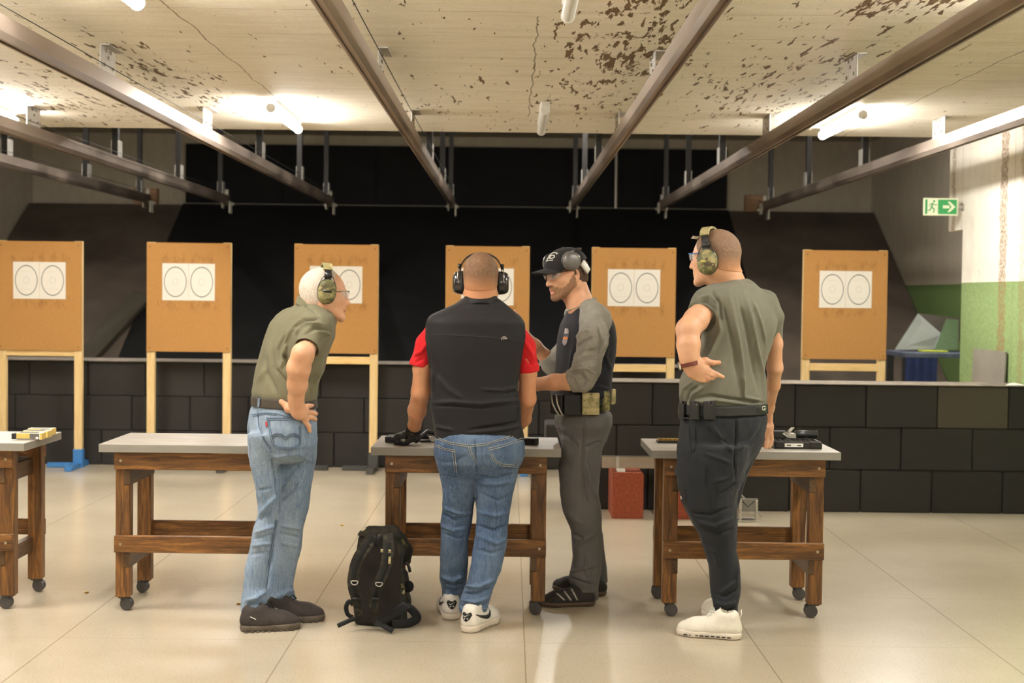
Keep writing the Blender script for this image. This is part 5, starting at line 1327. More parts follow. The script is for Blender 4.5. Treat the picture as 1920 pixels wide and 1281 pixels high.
# head: cropped brown hair and black earmuffs
hp = H2.scalp(neck, .064) + [half(H2.w(0, .055, .02), H2.f * 1 + H2.u * -.35, k=.001), half(H2.w(0, -.07, -.05), H2.u * -1 + H2.f * .25, k=.001)]
soft('hair', hp, .003, hairmat('cropped_brown_hair', (66, 46, 32), (138, 104, 76), (206, 142, 98), H2.w(0, 0, -.028).z, .05), p2, grow=.0028, wr=[(.0016, 170)], seed=5)
earmuffs(p2, H2, simple('glossy_black_plastic', (44, 40, 38), .18, var=.1), M['black_matte'], z=-.008, y=.005, rz=.052, ry=.042, x0=.078, thick=.045, band_w=.028, band_y=.012, band_top=.128)
# white trainers with black heel tabs
M['white_leather'] = simple('white_leather', (226, 218, 208), .45, var=.04); M['white_sole'] = simple('white_rubber_sole', (214, 200, 182), .55, var=.08, scale=20)
def tick(name, pf, side, a0, mat, parent, sc=1.0, heelpt=None):
    pass
for hx, hy, tx, ty in ((847, 1164, 838, 1142), (874, 1188, 932, 1161)):
    hp_, tp_ = G(hx, hy), G(tx, ty); dv = (tp_ - hp_).normalized(); tp_ = hp_ + dv * .30
    us, pf = shoe(p2, hp_, tp_, M['white_leather'], M['white_sole'], M['plainpaper'], .052, .078, .034, .118)
    # heel tab
    b = MB(); poly = [(-.024, .082), (-.019, .092), (.019, .092), (.024, .082), (.014, .06), (.0, .052), (-.014, .06)]
    bv = BODIES[us.name]
    def onheel(sx, z_):
        o_ = pf(-.25, sx, z_); loc, nn, _, _ = bv.ray_cast(o_, dv); return (loc - dv * .0015) if loc is not None else pf(.01, sx, z_)
    ctr = onheel(0, .072); vs = [onheel(a, c) for a, c in poly]; n_ = len(vs)
    b.add([ctr] + vs + [v - dv * .002 for v in vs] + [ctr - dv * .002], [(0, 1 + i, 1 + (i + 1) % n_) for i in range(n_)] + [(1 + i, 1 + n_ + i, 1 + n_ + (i + 1) % n_, 1 + (i + 1) % n_) for i in range(n_)] + [(2 * n_ + 1, 1 + n_ + (i + 1) % n_, 1 + n_ + i) for i in range(n_)])
    b.build('heel_tab', M['black_matte'], us, True)
    s_ = dv.cross(Vector((0, 0, 1)))
    text_on('heel_print', 'AIR', .013, ctr - dv * .0028 - Vector((0, 0, .008)), s_, (0, 0, 1), M['plainpaper'], us, .0005, 1.3)
    b = MB(); c_ = ctr - dv * .0026 + Vector((0, 0, .007))
    tk = [(-.013, .001), (-.011, -.0045), (-.006, -.005), (.0, -.0025), (.014, .005), (.001, -.0055 + .001), (-.006, -.0085), (-.0115, -.0075), (-.014, -.003)]
    b.prism([c_ + s_ * x + Vector((0, 0, z_ + .002)) for x, z_ in tk], (0, 0, 0), dv * .0006); b.build('heel_tick', M['plainpaper'], us, True)
    # side tick on both sides
    for sd in (-1, 1):
        b = MB(); out = s_ * sd; prof = [(.08, .082, .004), (.16, .072, .009), (.26, .063, .013), (.36, .056, .017), (.46, .055, .019), (.52, .062, .017), (.56, .074, .010), (.575, .086, .003)]; vs = []
        for a, z_, wd_ in prof:
            for dz in (-.5, .5):
                o_ = pf(a, sd * .2, z_ + dz * wd_); loc, nn, _, _ = bv.ray_cast(o_, -out); vs.append((loc + out * .0012) if loc is not None else pf(a, sd * .04, z_ + dz * wd_))
        k_ = len(vs); vs += [v + out * .0012 for v in vs]; fs = []
        for i in range(len(prof) - 1): a = 2 * i; fs += [(k_ + a, k_ + a + 1, k_ + a + 3, k_ + a + 2), (a, a + 2, a + 3, a + 1), (a, a + 2 + 0, k_ + a + 2, k_ + a), (a + 1, k_ + a + 1, k_ + a + 3, a + 3)]
        b.add(vs, fs); b.build('side_tick', M['black_matte'], us, True)
# ================================================================== PERSON 3: black cap, raglan shirt, grey trousers, facing the others
M['twill'] = cloth('grey_twill', (98, 95, 94), (112, 108, 106), weave=1300, wb=.2, blotch=.05)
M['heather'] = cloth('grey_heather_jersey', (138, 134, 124), (156, 152, 142), weave=700, blotch=.1, bs=60)
M['navy_jersey'] = cloth('blue_black_jersey', (34, 34, 40), (44, 44, 50), weave=1200, blotch=.06)
M['twill_seam'] = cloth('grey_seam', (112, 106, 100), (118, 112, 106))
g = Fig(6.88); q = g.q; AF = 202
tr = g.st([(768, 1045, 1146, 0), (795, 1041, 1145, 0), (823, 1051, 1134, 0), (845, 1056, 1118, .02), (862, 1070, 1105, .03)], AF, .68, .03, 2.2, .03)
tr += g.st([(820, 1051, 1134, -.04), (835, 1052, 1130, -.045), (850, 1051, 1127, -.05), (874, 1047, 1124, -.06), (926, 1051, 1122, -.05), (960, 1056, 1127, -.04), (995, 1070, 1128, -.02), (1029, 1073, 1129, 0), (1046, 1074, 1128, 0), (1070, 1069, 1126, .01), (1084, 1066, 1124, .01), (1105, 1075, 1121, .01, .8), (1124, 1081, 1120, .01, .72)], AF, 1.0, .02, 2.2)
tr += g.st([(820, 1056, 1118, .10), (850, 1057, 1112, .12), (874, 1050, 1108, .13), (940, 1052, 1108, .16), (1000, 1078, 1130, .22), (1060, 1092, 1137, .27), (1092, 1100, 1139, .29, .8)], AF, 1.0, .02, 2.2)
to = g.st([(572, 1075, 1118, .0, .9), (580, 1068, 1130, 0, .8), (590, 1062, 1141, 0), (610, 1053, 1149, 0), (635, 1048, 1152, 0), (660, 1046, 1151, 0), (698, 1043, 1144, 0), (725, 1040, 1142, 0), (744, 1034, 1141, 0)], AF, .64, .03, 2.4)
sl = g.ch([(1100, 577, -.03, 19), (1116, 600, -.12, 28), (1111, 640, -.19, 27), (1100, 690, -.23, 25), (1092, 712, -.235, 21), (1074, 714, -.225, 18.5), (1062, 716, -.22, 18)], .025)
sl2 = g.ch([(1080, 592, .1, 20), (1056, 640, .2, 20), (1040, 690, .24, 17), (1033, 686, .235, 16), (1024, 672, .22, 15)], .02)
arm = g.ch([(1085, 714, -.23, 16), (1066, 716, -.225, 15.5), (1040, 717, -.20, 15), (1006, 721, -.15, 11.5), (985, 722, -.12, 9.5)], .015)
FLz = ((.2, 1, 0), .62)
hd = g.ch([(985, 722, -.12, 9.5), (968, 722, -.10, 13), (958, 722, -.09, 11)], .01, flat=FLz)
for k in range(4): hd += g.ch([(960, 713 + 5.6 * k, -.09, 4), (947 - (k == 1) * 2, 712 + 6 * k, -.075, 3.8), (938 - (k == 1) * 3, 715 + 6 * k, -.05, 3.3)], .003)
hd += g.ch([(972, 714, -.115, 5), (964, 704, -.12, 4.3), (956, 699, -.11, 3.6)], .005)
arm2 = g.ch([(1036, 690, .235, 13), (1022, 668, .22, 13), (1003, 648, .19, 12), (985, 630, .16, 9.5)], .015)
arm2 += g.ch([(985, 630, .16, 9), (972, 618, .14, 12), (966, 611, .13, 10)], .01, flat=FLz)
for k in range(4): arm2 += g.ch([(962 + 5 * k, 608 - 2 * k, .13, 4), (955 + 5 * k, 600 - 3 * k, .14, 3.7), (951 + 5 * k, 592 - 3 * k, .15, 3.2)], .003)
arm2 += g.ch([(973, 622, .13, 5), (962, 622, .11, 4.2), (954, 618, .1, 3.6)], .005)
H3 = Head(q(1062, 517, .0), 207, 13, 1.0, -2); neck = q(1092, 576, .0)
head = H3.prims(neck, .056, 1.0, .006)
t = NT('short_stubble_beard'); v = t.mapping(); n1 = t.noise(v, 420, 3, .7); t.set(col=t.ramp(n1, [(.35, lin((100, 70, 50))), (.65, lin((160, 118, 88)))]), rough=.7, spec=.3); t.bump(n1, .6, .001); M['beard'] = t.m
p3 = person('person in black cap, grey and black raglan shirt and grey trousers, talking', tr + to + sl[:3], [(head, .0026, 0, 1), (arm + hd, .003, 0, 1), (arm2, .0032, 0, 1)], [M['skin_c'], M['lip'], M['beard']], (q(1095, 1130).x, 6.9, 0), (H3.w(0, .092, -.06), [.021, .018, .0135]), H3)
eyes(p3, H3)
tf = [([(1094, 790), (1094, 830), (1092, 870), (1092, 925)], -4, 2.2), ([(1100, 865), (1105, 890), (1112, 920), (1122, 935)], 5, 4), ([(1094, 870), (1098, 910), (1106, 945)], 6, 3.5), ([(1048, 812), (1070, 822), (1085, 840)], -5, 4), ([(1040, 800), (1062, 806)], 4, 3), ([(1100, 838), (1115, 832), (1128, 828)], -4, 3), ([(1058, 955), (1080, 975), (1095, 985)], 4, 5), ([(1070, 1000), (1095, 1012)], -4, 4), ([(1075, 1030), (1100, 1010), (1120, 1000)], 4, 5),
      ([(1066, 1082), (1090, 1092), (1115, 1098)], -6, 3), ([(1068, 1074), (1090, 1066), (1120, 1060)], 5, 4), ([(1100, 1040), (1098, 1070), (1110, 1100)], 4, 4), ([(1078, 1104), (1095, 1110), (1118, 1108)], 4, 3)]
j = soft('trousers', tr, .0048, M['twill'], p3, wr=[(.006, (16, 16, 9)), (.003, (40, 40, 22))], folds=tf, seed=51); rec(j)
seam('side_seam', j, [[(1096, 782), (1097, 830), (1093, 860), (1091, 925)], [(1099, 848), (1110, 845), (1120, 832)], [(1050, 790), (1070, 797), (1096, 798)]], M['twill_seam'], 1.3, .001)
tsf = [([(1046, 720), (1070, 690), (1075, 650)], 3, 5), ([(1148, 700), (1135, 670), (1140, 640)], 4, 5), ([(1142, 730), (1120, 725)], 4, 3)]
s3 = soft('raglan_shirt', to, .0048, M['navy_jersey'], p3, wr=[(.006, (12, 12, 8))], folds=tsf, seed=61); rec(s3)
slf = [([(1076, 640), (1090, 625), (1105, 620)], 6, 4), ([(1075, 655), (1095, 640), (1115, 632)], -5, 3.5), ([(1074, 672), (1095, 655), (1120, 650)], 6, 4), ([(1073, 684), (1095, 672), (1122, 668)], -5, 3.5), ([(1074, 694), (1100, 690), (1115, 700), (1112, 712)], 6, 3.5), ([(1068, 698), (1090, 700), (1103, 715), (1095, 728)], -6, 3), ([(1064, 702), (1080, 708), (1090, 730)], 5, 3), ([(1130, 600), (1138, 630), (1132, 660)], 5, 4), ([(1122, 610), (1130, 640), (1122, 665)], -5, 3.5), ([(1085, 600), (1082, 625)], -4, 4)]
sv = soft('grey_sleeve', sl + [half(q(1067, 714, -.22), q(1064, 716, -.22) - q(1094, 707, -.235))], .0045, M['heather'], s3, wr=[(.005, (18, 18, 14)), (.003, 45)], folds=slf, seed=62); rec(sv)
soft('grey_sleeve', sl2 + [half(q(1022, 668, .215), q(1008, 652, .2) - q(1022, 668, .215))], .0045, M['heather'], s3, wr=[(.006, 26)], seed=63)
# shoulder yoke in grey up to the neckline, and the neck rib
yk = g.ch([(1092, 574, .02, 21), (1112, 586, -.05, 22)], .02) + g.ch([(1090, 574, .02, 20), (1076, 590, .09, 19)], .02) + [half(q(1066, 592, -.1), (-.95, -.1, -.32)), cone(q(1090, 585, 0), q(1083, 556, 0), 17 / g.s, 20 / g.s, .006, 's')]
soft('grey_shoulder', yk, .004, M['heather'], s3, wr=[(.003, 30)], seed=64)
pts, nr = [], []
for ang in range(0, 361, 12):
    r_ = math.radians(ang); n_ = Vector((math.cos(r_), math.sin(r_), 0)); c0 = q(1091, 571, .0)
    pts.append(c0 + Vector((n_.x * .068 - .002, n_.y * .066, .028 * n_.x))); nr.append((n_ + Vector((0, 0, .8))).normalized())
MB().ribbon(pts, .018, .006, nr).build('neck_rib', M['heather'], s3, True, True, 50)
bd = patch('chest_badge', s3, [(616, 1060, 1066, 0), (622, 1059.5, 1067.5), (632, 1057.5, 1066.5), (642, 1055, 1064), (646, 1057, 1062), (648, 1058.5, 1060)], simple('badge_grey', (150, 138, 140), .6), 8, 14, .003)
patch('badge_band', s3, [(632, 1058, 1066, 0), (636.5, 1057, 1065.3)], simple('badge_orange', (206, 124, 60), .6), 6, 4, .005)
patch('badge_band', s3, [(626, 1059.5, 1067, 0), (631, 1058.3, 1066.3)], simple('badge_slate', (62, 66, 84), .6), 6, 4, .005)
seam('badge_figure', s3, [[(1062, 618), (1064, 621), (1061, 623), (1065, 624.5)]], M['plainpaper'], 1.8, .005)
# belt and pouches
bl = soft('duty_belt', g.st([(740, 1036, 1142, 0), (757, 1038, 1143, 0)], AF, .68, .01, 2.2, .003), .004, M['black_matte'], p3, it=1); rec(bl)
def pouch(name, px0, px1, py0, py1, dy, th, mat, parent, lean=0, r=.006, grow=None):
    a, c = g.q(px0, py0, dy), g.q(px1, py1, dy); cx_ = (a.x + c.x) / 2; hz = (a.z - c.z) / 2
    R = Matrix.Rotation(math.radians(lean), 3, 'Z'); Rr = [R.row[0], R.row[1], R.row[2]]
    V, Q = mesh_sdf([rbox((cx_, a.y, (a.z + c.z) / 2), ((c.x - a.x) / 2, th / 2, hz), Rr, r, 0)], .003); V = relax(V, Q, 1, .4)
    return np_mesh(name, V, Q, mat, None, parent)
po = pouch('magazine_pouch', 1058, 1090, 738, 779, -.165, .045, M['black_matte'], bl, 6)
po = pouch('holster_rig', 1034, 1060, 740, 777, -.12, .06, M['black_plastic'], bl, 25); 
MB().ribbon([q(1034, 741, -.16), q(1036, 757, -.165), q(1042, 770, -.168), (q(1049, 780, -.168))], .008, .01, (0, -1, 0)).build('holster_edge', M['zinc'], bl, True)
MB().ribbon([q(1043, 741, -.175), q(1045, 757, -.18), q(1050, 770, -.182), (q(1055, 779, -.182))], .008, .01, (0, -1, 0)).build('holster_edge', M['zinc'], bl, True)
fp = pouch('fabric_pouch', 1091, 1123, 736, 778, -.175, .05, M['camo_tan'], bl, -4)
MB().tube([q(1093, 738, -.205), q(1093, 777, -.205)], .003, 6).build('piping', M['camo_tan'], fp, True)
pouch('camouflage_pouch', 1124, 1139, 732, 771, -.13, .06, M['camo'], bl, -30); pouch('camouflage_pouch', 1134, 1147, 729, 758, -.07, .07, M['camo_tan'], bl, -55)
# beard, hair, cap
e = H3.e
hp = H3.hairp(.006) + [half(H3.w(0, -.0, .02), H3.f * 1), half(H3.w(0, -.03, -.055), H3.u * -1), half(H3.w(0, 0, .045), H3.u)]
soft('hair', hp, .003, hairmat('dark_brown_hair', (44, 30, 22), (88, 62, 44), (60, 42, 30), 0, 9), p3, wr=[(.004, 120)], seed=6)
cap_m = cloth('black_cap_cotton', (36, 33, 33), (46, 43, 42), weave=900, blotch=.05)
cp = [H3.e((0, -.008, .05), (.087, .113, .086), 0), half(H3.w(0, 0, .042), H3.u * -1 + H3.f * -.16)]
cap = soft('cap', cp, .0032, cap_m, p3, seed=2); rec(cap)
b = MB(); vs = []; n1, n2 = 14, 6
for i in range(n1 + 1):
    t_ = (i / n1 - .5) * 2; 
    for k in range(n2 + 1):
        r_ = k / n2; x = t_ * .074; y = .075 + math.sqrt(max(0, 1 - (t_ * .93) ** 2)) * .022 + r_ * (.078 * (1 - .35 * t_ * t_)) - abs(t_) ** 3 * .03
        z_ = .058 - .02 * t_ * t_ - .004 * r_ - .006 * r_ * t_ * t_; vs.append(H3.w(x, y, z_))
nv = len(vs); vs += [v - H3.u * .004 for v in vs]; fs = []; W_ = n2 + 1
for i in range(n1):
    for k in range(n2): a = i * W_ + k; fs += [(a, a + W_, a + W_ + 1, a + 1), (nv + a, nv + a + 1, nv + a + W_ + 1, nv + a + W_)]
for i in range(n1): a = i * W_ + n2; fs.append((a, a + W_, nv + a + W_, nv + a)); a = i * W_; fs.append((a, nv + a, nv + a + W_, a + W_))
for k in range(n2): a = k; fs.append((a, a + 1, nv + a + 1, nv + a)); a = n1 * W_ + k; fs.append((a, nv + a, nv + a + 1, a + 1))
b.add(vs, fs); b.build('brim', cap_m, cap, True, True, 60)
MB().sphere(H3.w(0, -.01, .135), .007, 10, 6).build('button', cap_m, cap, True, True)
seam('cap_emblem', cap, [[(1025, 491), (1028, 484), (1032, 478), (1037, 474.5), (1043, 474.5), (1044, 477)], [(1030, 485), (1033, 480), (1039, 479), (1040, 482), (1036, 484.5), (1031, 485)], [(1027, 489), (1037, 488)], [(1043, 474.5), (1046, 475.5)]], M['plainpaper'], 1.9, .001, 1.5)
seam('cap_seam', cap, [[(1054, 468), (1051, 478), (1048, 496)]], M['black_matte'], .8, .0006)
earmuffs(p3, H3, simple('grey_black_cup', (96, 92, 86), .35, var=.25, scale=14), M['black_plastic'], z=.07, y=.012, rz=.045, ry=.046, x0=.086, thick=.034, band_w=.02, band_y=-.085, band_top=.116, tilt=.3, wires=False)
em = [o for o in bpy.data.objects if o.name.startswith('earmuffs')][-1]
b = MB()
for sg in (-1, 1): b.ribbon([H3.w(sg * .084, -.05, .05), H3.w(sg * .083, -.066, .025), H3.w(sg * .078, -.078, .0)], .032, .014, (H3.s * sg - H3.f * .5).normalized())
b.build('white_clip', M['white_plastic'], em, True)
glasses(p3, H3, M['black_plastic'], M['lens'])
# dark shoes with three pale stripes
M['suede'] = simple('dark_suede', (44, 38, 36), .85, var=.2, scale=50); M['gum'] = simple('brown_gum_sole', (86, 66, 50), .55, var=.1)
for hx, hy, tx, ty, nr_ in ((1115, 1135, 1012, 1137, 1), (1137, 1118, 1036, 1104, 0)):
    us, pf = shoe(p3, G(hx, hy), G(tx, ty), M['suede'], M['gum'], M['black_matte'], .049, .064, .026, .072)
    if nr_:
        for k in range(3): seam('stripe', us, [[(1046 + 14 * k - 3, 1113 - 4 * k), (1058 + 12 * k, 1126)], [(1047.5 + 14 * k - 3, 1113 - 4 * k), (1059.5 + 12 * k, 1126)]], M['zinc'], 2.6, .001)
# ================================================================== PERSON 4: grey-green T-shirt, dark cargo trousers, seen from behind
M['ripstop'] = cloth('blue_grey_ripstop', (34, 36, 40), (42, 44, 48), weave=1300, wb=.2, blotch=.08)
M['sage'] = cloth('grey_green_jersey', (106, 104, 90), (120, 118, 104), weave=1200, blotch=.05)
M['cargo_seam'] = cloth('dark_seam', (34, 36, 40), (38, 40, 44))
g = Fig(6.30); q = g.q; AF = 122
tr = g.st([(772, 1275, 1440, 0), (790, 1275, 1439, 0), (808, 1274, 1436, 0), (834, 1273, 1428, 0), (852, 1274, 1418, 0), (875, 1284, 1400, 0), (892, 1300, 1380, 0)], AF, .7, .03, 2.3, .03)
tr += g.st([(830, 1272, 1412, -.02), (862, 1270, 1405, -.03), (882, 1268, 1399, -.03), (897, 1270, 1396, -.03), (920, 1274, 1384, -.04), (939, 1278, 1381, -.04), (965, 1289, 1382, -.04), (1002, 1311, 1382, -.03), (1030, 1320, 1381, -.02), (1058, 1328, 1386, -.01), (1090, 1331, 1389, 0), (1115, 1333, 1388, 0), (1137, 1337, 1383, 0, .8), (1157, 1341, 1383, 0, .78)], AF + 40, .9, .022, 2.2)
tr += g.st([(820, 1350, 1432, .06), (852, 1348, 1421, .09), (875, 1345, 1409, .1), (897, 1340, 1399, .12), (960, 1334, 1380, .15), (1060, 1342, 1380, .2), (1120, 1346, 1378, .24), (1150, 1346, 1377, .25)], 90, 1.0, .022, 2.2)
to = g.st([(523, 1356, 1402, .02, .95), (532, 1338, 1414, .01, .85), (542, 1322, 1428, 0), (556, 1312, 1441, 0), (575, 1312, 1452, 0), (600, 1318, 1458, 0), (622, 1317, 1455, 0), (640, 1314, 1450, 0), (660, 1305, 1444, 0), (680, 1292, 1438, 0), (697, 1280, 1436, 0), (715, 1274, 1436, 0), (742, 1275, 1440, 0), (760, 1277, 1439, 0)], AF, .62, .03, 2.4)
sl = g.ch([(1340, 556, -.0, 23), (1327, 568, -.04, 27), (1316, 588, -.09, 27.5)], .03)
cut = [cyl_(q(1316, 588, -.09), q(1303, 610, -.135), .07)]
sl2 = g.ch([(1436, 565, .04, 22), (1452, 595, .08, 17), (1452, 636, .12, 15.5)], .02)
cut2 = [cyl_(q(1453, 644, .125), q(1454, 665, .14), .043)]
arm = g.ch([(1325, 575, -.06, 21), (1305, 600, -.13, 22), (1290, 618, -.17, 21), (1291, 648, -.19, 20.5), (1292, 668, -.2, 17), (1292.5, 683, -.205, 14.2)], .02)
FL = ((0, 1, 0), .6)
hand = g.ch([(1293, 681, -.205, 14), (1306, 690, -.205, 17), (1318, 697, -.20, 16)], .014, flat=FL) + g.ch([(1300, 697, -.205, 12), (1315, 708, -.2, 9)], .012, flat=FL)
hand += g.ch([(1310, 682, -.205, 9), (1323, 677, -.205, 6.6), (1336, 680.5, -.205, 4.9), (1348, 680, -.2, 4.2)], .006)
hand += g.ch([(1320, 694, -.205, 7), (1332, 697, -.21, 5), (1344, 702, -.205, 4.3), (1355, 707, -.19, 3.6)], .004)
hand += g.ch([(1320, 699, -.205, 6), (1331, 703, -.215, 5), (1341, 705.5, -.205, 4.1)], .004)
hand += g.ch([(1317, 705, -.205, 6), (1327, 709, -.215, 4.8), (1336, 709.5, -.205, 4)], .004)
hand += g.ch([(1312, 709, -.2, 5.5), (1321, 713.5, -.21, 4.4), (1329, 713, -.2, 3.6)], .004)
arm2 = g.ch([(1452, 600, .08, 13), (1453, 645, .12, 14), (1453, 690, .16, 14.5), (1450, 722, .22, 12.5), (1443, 765, .31, 8.8), (1440.5, 784, .335, 8)], .018)
hand2 = g.ch([(1440.5, 782, .335, 8), (1440, 800, .345, 10.5), (1440, 812, .35, 10)], .01, flat=((.5, 1, 0), .7))
hand2 += g.ch([(1445, 812, .345, 4.6), (1445.5, 826, .36, 4.2), (1442.5, 839.5, .36, 3.4)], .004) + g.ch([(1440, 814, .345, 4.6), (1438, 829, .35, 4.2), (1436, 839.5, .355, 3.5)], .004) + g.ch([(1437, 812, .35, 4.4), (1434, 828, .37, 4), (1431, 836.5, .38, 3.3)], .004)
hand2 += g.ch([(1434, 800, .33, 5), (1430.5, 818, .35, 4.4), (1428, 834.5, .37, 3.6)], .006) + g.ch([(1446, 808, .36, 4.2), (1447.5, 824, .375, 3.7), (1446, 836, .38, 3)], .004)
H4 = Head(q(1341, 487, .02), 152, 5, 1.04); neck = q(1372, 540, .03)
head = H4.prims(neck, .064, 1.05)
p4 = person('person in grey-green T-shirt and dark cargo trousers, back of one hand on the waist', tr + to + sl, [(head, .003, 0, 1), (arm + hand, .0028, 0, 1), (arm2 + hand2, .0028, 0, 1)], [M['skin_a'], M['lip']], (q(1335, 1190).x, 6.3, 0), (H4.w(0, .09 * 1.0, -.057), [.022, .022, .011]))
eyes(p4, H4)
cf = [([(1380, 780), (1381, 820), (1378, 860), (1379, 900)], -5, 2.5), ([(1330, 790), (1355, 830), (1378, 850)], 4, 5), ([(1425, 790), (1405, 820), (1385, 850)], 4, 5), ([(1340, 905), (1365, 895), (1380, 880)], 4, 4), ([(1345, 930), (1370, 915), (1382, 905)], -4, 3.5), ([(1295, 962), (1330, 965), (1375, 950)], -5, 3.5), ([(1300, 975), (1340, 985), (1378, 970)], 5, 4), ([(1312, 990), (1345, 1003), (1380, 990)], -4, 4),
      ([(1316, 1020), (1340, 1035), (1345, 1060)], 4, 5), ([(1384, 1060), (1378, 1090), (1350, 1115)], 5, 4), ([(1335, 1110), (1360, 1120), (1385, 1105)], -5, 3.5), ([(1340, 1128), (1360, 1134), (1382, 1128)], 6, 4), ([(1343, 1142), (1360, 1146), (1380, 1140)], -5, 3), ([(1318, 850), (1350, 860), (1372, 870)], 3, 4), ([(1322, 800), (1340, 815), (1370, 840)], -4, 4)]
j = soft('cargo_trousers', tr, .0048, M['ripstop'], p4, wr=[(.006, (16, 16, 9)), (.003, (40, 40, 24))], folds=cf, seed=71); rec(j)
patch('cargo_pocket', j, [(868, 1274, 1322, 4), (880, 1270, 1322, 5), (925, 1280, 1330, 4), (955, 1288, 1334, 0), (960, 1296, 1330, 0)], M['ripstop'], 16, 16, .003)
patch('pocket_flap', j, [(869, 1275, 1323, 4), (880, 1268, 1323, 4), (893, 1268, 1321, 10), (901, 1272, 1321, 14)], M['ripstop'], 16, 10, .007, .003)
fob = patch('pull_tab', j, [(913, 1278, 1286, 0), (925, 1277.5, 1287.5), (940, 1279, 1288), (944, 1282, 1286)], M['black_matte'], 6, 8, .006, .003)
seam('tab_emblem', j, [[(1280.5, 929), (1282, 931), (1280.8, 933), (1282.5, 934.5)]], M['plainpaper'], 1.8, .012)
patch('side_pocket', j, [(802, 1276, 1293, 6), (825, 1276, 1295), (850, 1275, 1297)], M['ripstop'], 8, 8, .003)
patch('tape_tab', j, [(803, 1295, 1304, 0), (835, 1297, 1305), (846, 1299, 1302)], M['ripstop'], 5, 8, .004)
seam('trouser_seam', j, [[(1380, 780), (1381, 820), (1378, 855), (1379, 880)], [(1350, 853), (1350, 900), (1340, 960)], [(1322, 870), (1328, 910), (1333, 955)], [(1268, 894), (1290, 899), (1320, 904)], [(1384, 1070), (1382, 1100), (1372, 1125)]], M['cargo_seam'], 1.4, .001)
shf = [([(1365, 545), (1375, 590), (1385, 640), (1392, 700), (1393, 745)], 6, 5), ([(1354, 560), (1368, 610), (1378, 660), (1384, 720)], -5, 5), ([(1395, 550), (1408, 600), (1418, 650), (1430, 710), (1436, 750)], 6, 5), ([(1384, 555), (1398, 610), (1410, 670), (1422, 735)], -5, 5), ([(1410, 560), (1428, 610), (1436, 650)], 4, 4), ([(1345, 575), (1352, 620), (1335, 660), (1310, 700)], 6, 5), ([(1330, 612), (1325, 650), (1305, 680), (1295, 700)], -6, 4),
       ([(1335, 545), (1350, 570), (1352, 610)], -5, 4), ([(1310, 560), (1330, 556), (1350, 570)], 5, 3.5), ([(1305, 568), (1328, 565), (1345, 585)], -4, 3), ([(1276, 755), (1283, 730), (1300, 715)], 6, 3), ([(1284, 758), (1292, 735), (1312, 722)], -6, 3), ([(1292, 760), (1300, 740), (1325, 722)], 6, 3), ([(1300, 748), (1330, 742), (1370, 748), (1435, 756)], -6, 3.5), ([(1305, 756), (1340, 750), (1400, 758)], 6, 3.5), ([(1388, 700), (1394, 745), (1430, 752)], 5, 3)]
s4 = soft('t_shirt', to + sl + sl2 + cut + cut2, .0048, M['sage'], p4, wr=[(.006, (12, 12, 6)), (.003, (34, 34, 14))], folds=shf, seed=81); rec(s4)
seam('sleeve_hem', s4, [[(1294, 571), (1310, 576), (1326, 585), (1338, 597)], [(1449, 641), (1457, 642), (1465, 641)]], M['olive'], 1.2, .0008)
pts, nr = [], []
for ang in range(0, 361, 12):
    r_ = math.radians(ang); n_ = Vector((math.cos(r_), math.sin(r_), 0)); c0 = q(1377, 527, .03)
    pts.append(c0 + Vector((n_.x * .068, n_.y * .066, .004 * n_.x - .004))); nr.append((n_ + Vector((0, 0, .9))).normalized())
MB().ribbon(pts, .02, .006, nr).build('neck_rib', M['sage'], s4, True, True, 50)
bl = soft('duty_belt', g.st([(757, 1272, 1441, 0), (776, 1272, 1442, 0)], AF, .7, .01, 2.2, .003), .004, M['black_matte'], p4, it=1); rec(bl)
def pouch4(name, px0, px1, py0, py1, dy, th, lean, mat):
    a, c = q(px0, py0, dy), q(px1, py1, dy); R = Matrix.Rotation(math.radians(lean), 3, 'Z')
    cc = Vector(((a.x + c.x) / 2, a.y, (a.z + c.z) / 2)); hx_, hz = (c.x - a.x) / 2, (a.z - c.z) / 2
    pr = [rbox(cc, (hx_, th / 2, hz), [R.row[0], R.row[1], R.row[2]], .004, 0), cone(cc + Vector((0, -th, hz * .62)), cc + Vector((0, -th * .2, hz * .95)), .006, .007, .002, 's')]
    V, Q = mesh_sdf(pr, .0028); V = relax(V, Q, 1, .4); o = np_mesh(name, V, Q, mat, None, bl); return o
for x0, x1, dy, ln in ((1276, 1287, -.10, 35), (1294, 1312, -.155, 12), (1319, 1341, -.185, 4)):
    pouch4('magazine_pouch', x0, x1, 752, 787, dy, .04, ln, M['black_plastic'])
MB().box(tuple(q(1289, 786, -.13) - Vector((.02, .0, 0))), tuple(q(1343, 783, -.1) + Vector((0, 0, 0)))).build('pouch_plate', M['black_matte'], bl, True)
MB().sphere(q(1274.5, 769, -.03), (.008, .02, .034), 12, 8).build('belt_buckle', M['chrome'], bl, True, True)
patch('belt_logo_tab', bl, [(757.5, 1420, 1440, 0), (774, 1420, 1441)], M['black_plastic'], 6, 6, .002)
lg = hit(BODIES[bl.name], 1429, 766, .0075)
if lg: text_on('belt_print', 'G', .026, lg, (1, -.25, 0), (0, 0, 1), M['plainpaper'], bl)
